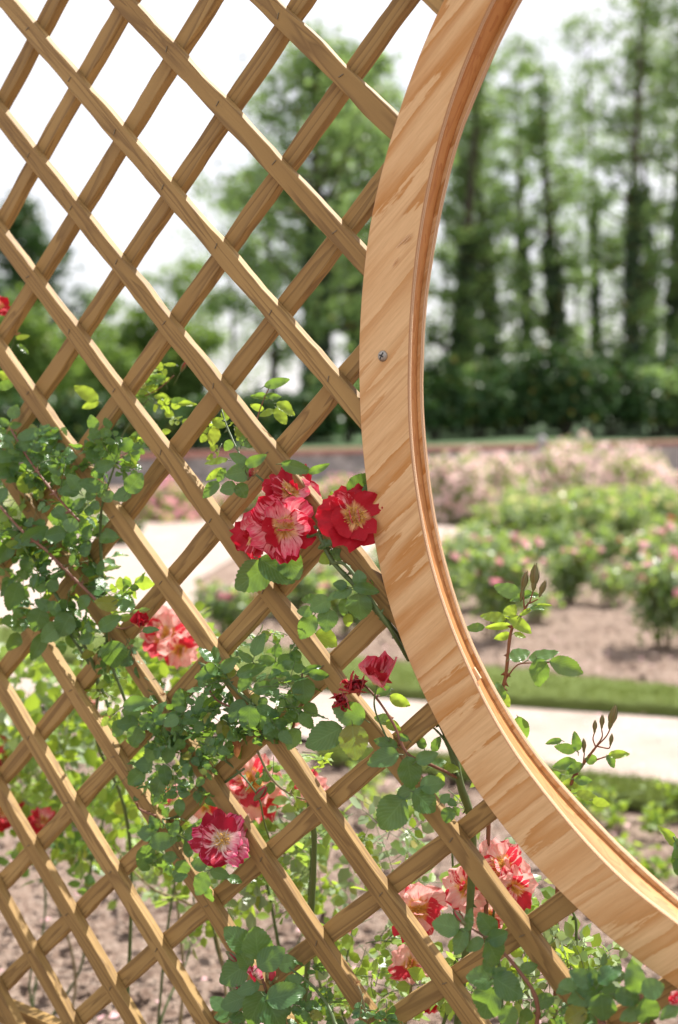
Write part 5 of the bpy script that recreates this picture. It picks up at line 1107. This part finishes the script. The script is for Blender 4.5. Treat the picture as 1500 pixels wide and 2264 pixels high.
for px, D, top, cw, lb in [(980, 84, 210, 260, 'pale hazy tree far behind the ivy clad row, first right of the ring'), (1130, 88, 190, 260, 'pale hazy tree far behind the ivy clad row, second right of the ring'), (1270, 86, 150, 240, 'pale hazy tree far behind the bright gap between the trunks'), (1450, 84, 60, 280, 'pale hazy tree far behind the trees at the right edge'), (860, 86, 230, 260, 'pale hazy tree far behind the plywood ring'), (520, 80, 420, 260, 'pale hazy tree far behind the large ivied one on its left')]:
    tree(px, D, top, cw, lb, 'pale hazy trees in the far distance', name='pale_tree', mat='tree_light', tr=.18, n=2400, ls=.22, first=.15, shape='broad', nbr=40, ivy=False, sparse=.8)
tree(700, 46, 70, 400, 'large tree with a dark ivied trunk seen through the upper lattice', None, name='broadleaf_tree', tr=.50, n=16000, first=.24, shape='broad', nbr=70, ls=.22, sparse=.72)
tree(600, 56, 330, 260, 'smaller loose crowned tree left of the large ivied one', None, name='broadleaf_tree', mat='tree_leaf', tr=.25, n=5200, first=.25, shape='broad', nbr=40, ls=.22, ivy=False)
tree(790, 54, 120, 220, 'narrow tree between the large ivied one and the ring', None, name='broadleaf_tree', mat='tree_leaf', tr=.3, n=6500, first=.25, nbr=46)
tree(55, 66, 425, 210, 'dark conical tree at the left edge standing clear against the sky', None, name='dark_tree', mat='dark_leaf', tr=.35, n=12000, first=.08, shape='broad', nbr=70, ls=.26, ivy=False)
tree(-90, 60, 520, 220, 'dark tree cut off by the left edge, lower than its neighbour', None, name='dark_tree', mat='dark_leaf', tr=.35, n=7000, first=.1, shape='broad', nbr=50, ls=.26, ivy=False)
tree(420, 70, 560, 170, 'pale loose tree in the gap left of the large ivied one', None, name='pale_tree', mat='tree_light', tr=.2, n=2600, first=.2, shape='broad', nbr=30, ls=.24, ivy=False)
tree(230, 74, 640, 180, 'pale loose tree between the dark left tree and the gap', None, name='pale_tree', mat='tree_light', tr=.2, n=2600, first=.2, shape='broad', nbr=30, ls=.24, ivy=False)

# weeds on the bare soil near the right edge
def weed(px, py, hpx, n, label):
    b_ = gnd(px, py); s_ = b_[1] / FPX; h = hpx * s_; root = empty('weed', (b_[0], b_[1], 0)); tag(root, label, 'weed', 'low weeds on the soil by the near turf')
    mb = MB(); P = []
    for q in range(7):
        e = np.array([rng.normal(0, h * .6), rng.normal(0, h * .6), h * random.uniform(.4, 1)]); c = curve([(0, 0, 0), e * [.4, .4, .6], e], 6); mb.tube(c, .0022, 4); P += [c[i] + rng.normal(0, h * .08, 3) for i in rng.integers(1, len(c), n // 7)]
    link('stems', mb.mesh('stems', M['cane_green']), root); P = np.array(P); k2 = len(P)
    W, FF, uv, rn = stamp(QUAD_V * [1.2, 1, 1], QUAD_UV, QUAD_F, P, rng.normal(0, 1, (k2, 3)), rng.normal(0, .6, (k2, 3)) + [0, 0, 1], .030 * (.6 + .8 * rng.random(k2)))
    link('leaves', build('leaves', W, FF, M['leaf_new'], True, uv, rn), root)
for px, py, hp_, n, lb in [(1290, 1790, 70, 90, 'yellow green weed at the edge of the near turf beside the shoot'), (1370, 1830, 90, 120, 'leafy weed right of the slim budded shoot on the near turf'), (1440, 1840, 80, 120, 'weed clump near the right edge at the front of the turf'), (1350, 1900, 50, 80, 'low weed on the lit soil behind the ring'),
    (1450, 1960, 60, 90, 'low weed nearest the right corner behind the ring'), (1220, 1770, 60, 90, 'small weed just outside the ring at the turf'), (1500, 1790, 70, 90, 'weed at the right edge on the turf'), (860, 1800, 60, 100, 'yellow weed seen through the lattice below the large leaves'), (800, 1760, 70, 110, 'yellow weed seen through the lattice left of the large leaves')]:
    weed(px, py, hp_, n, lb)

# fallen petals on the path and soil
def petals():
    n = 420; D = rng.uniform(2.6, 8.5, n); x = rng.uniform(-.33, .33, n) * D
    P = np.c_[x, D, np.full(n, .022)]; PV = np.array([(0, 0, 0), (-.5, .5, .2), (0, 1, .1), (.5, .5, .2)])
    W, FF, uv, rn = stamp(PV, PV[:, :2] + .5, np.array([(0, 3, 2, 1)]), P, np.c_[rng.normal(0, 1, (n, 2)), np.zeros(n)], np.tile([0, 0, 1.], (n, 1)) + rng.normal(0, .3, (n, 3)), .022 * (.6 + .7 * rng.random(n)))
    tag(link('fallen_petals', build('fallen_petals', W, FF, M['far_pink'], True, uv, rn)), 'pink petals scattered over the path and soil', 'fallen petals', kind='stuff')
petals()
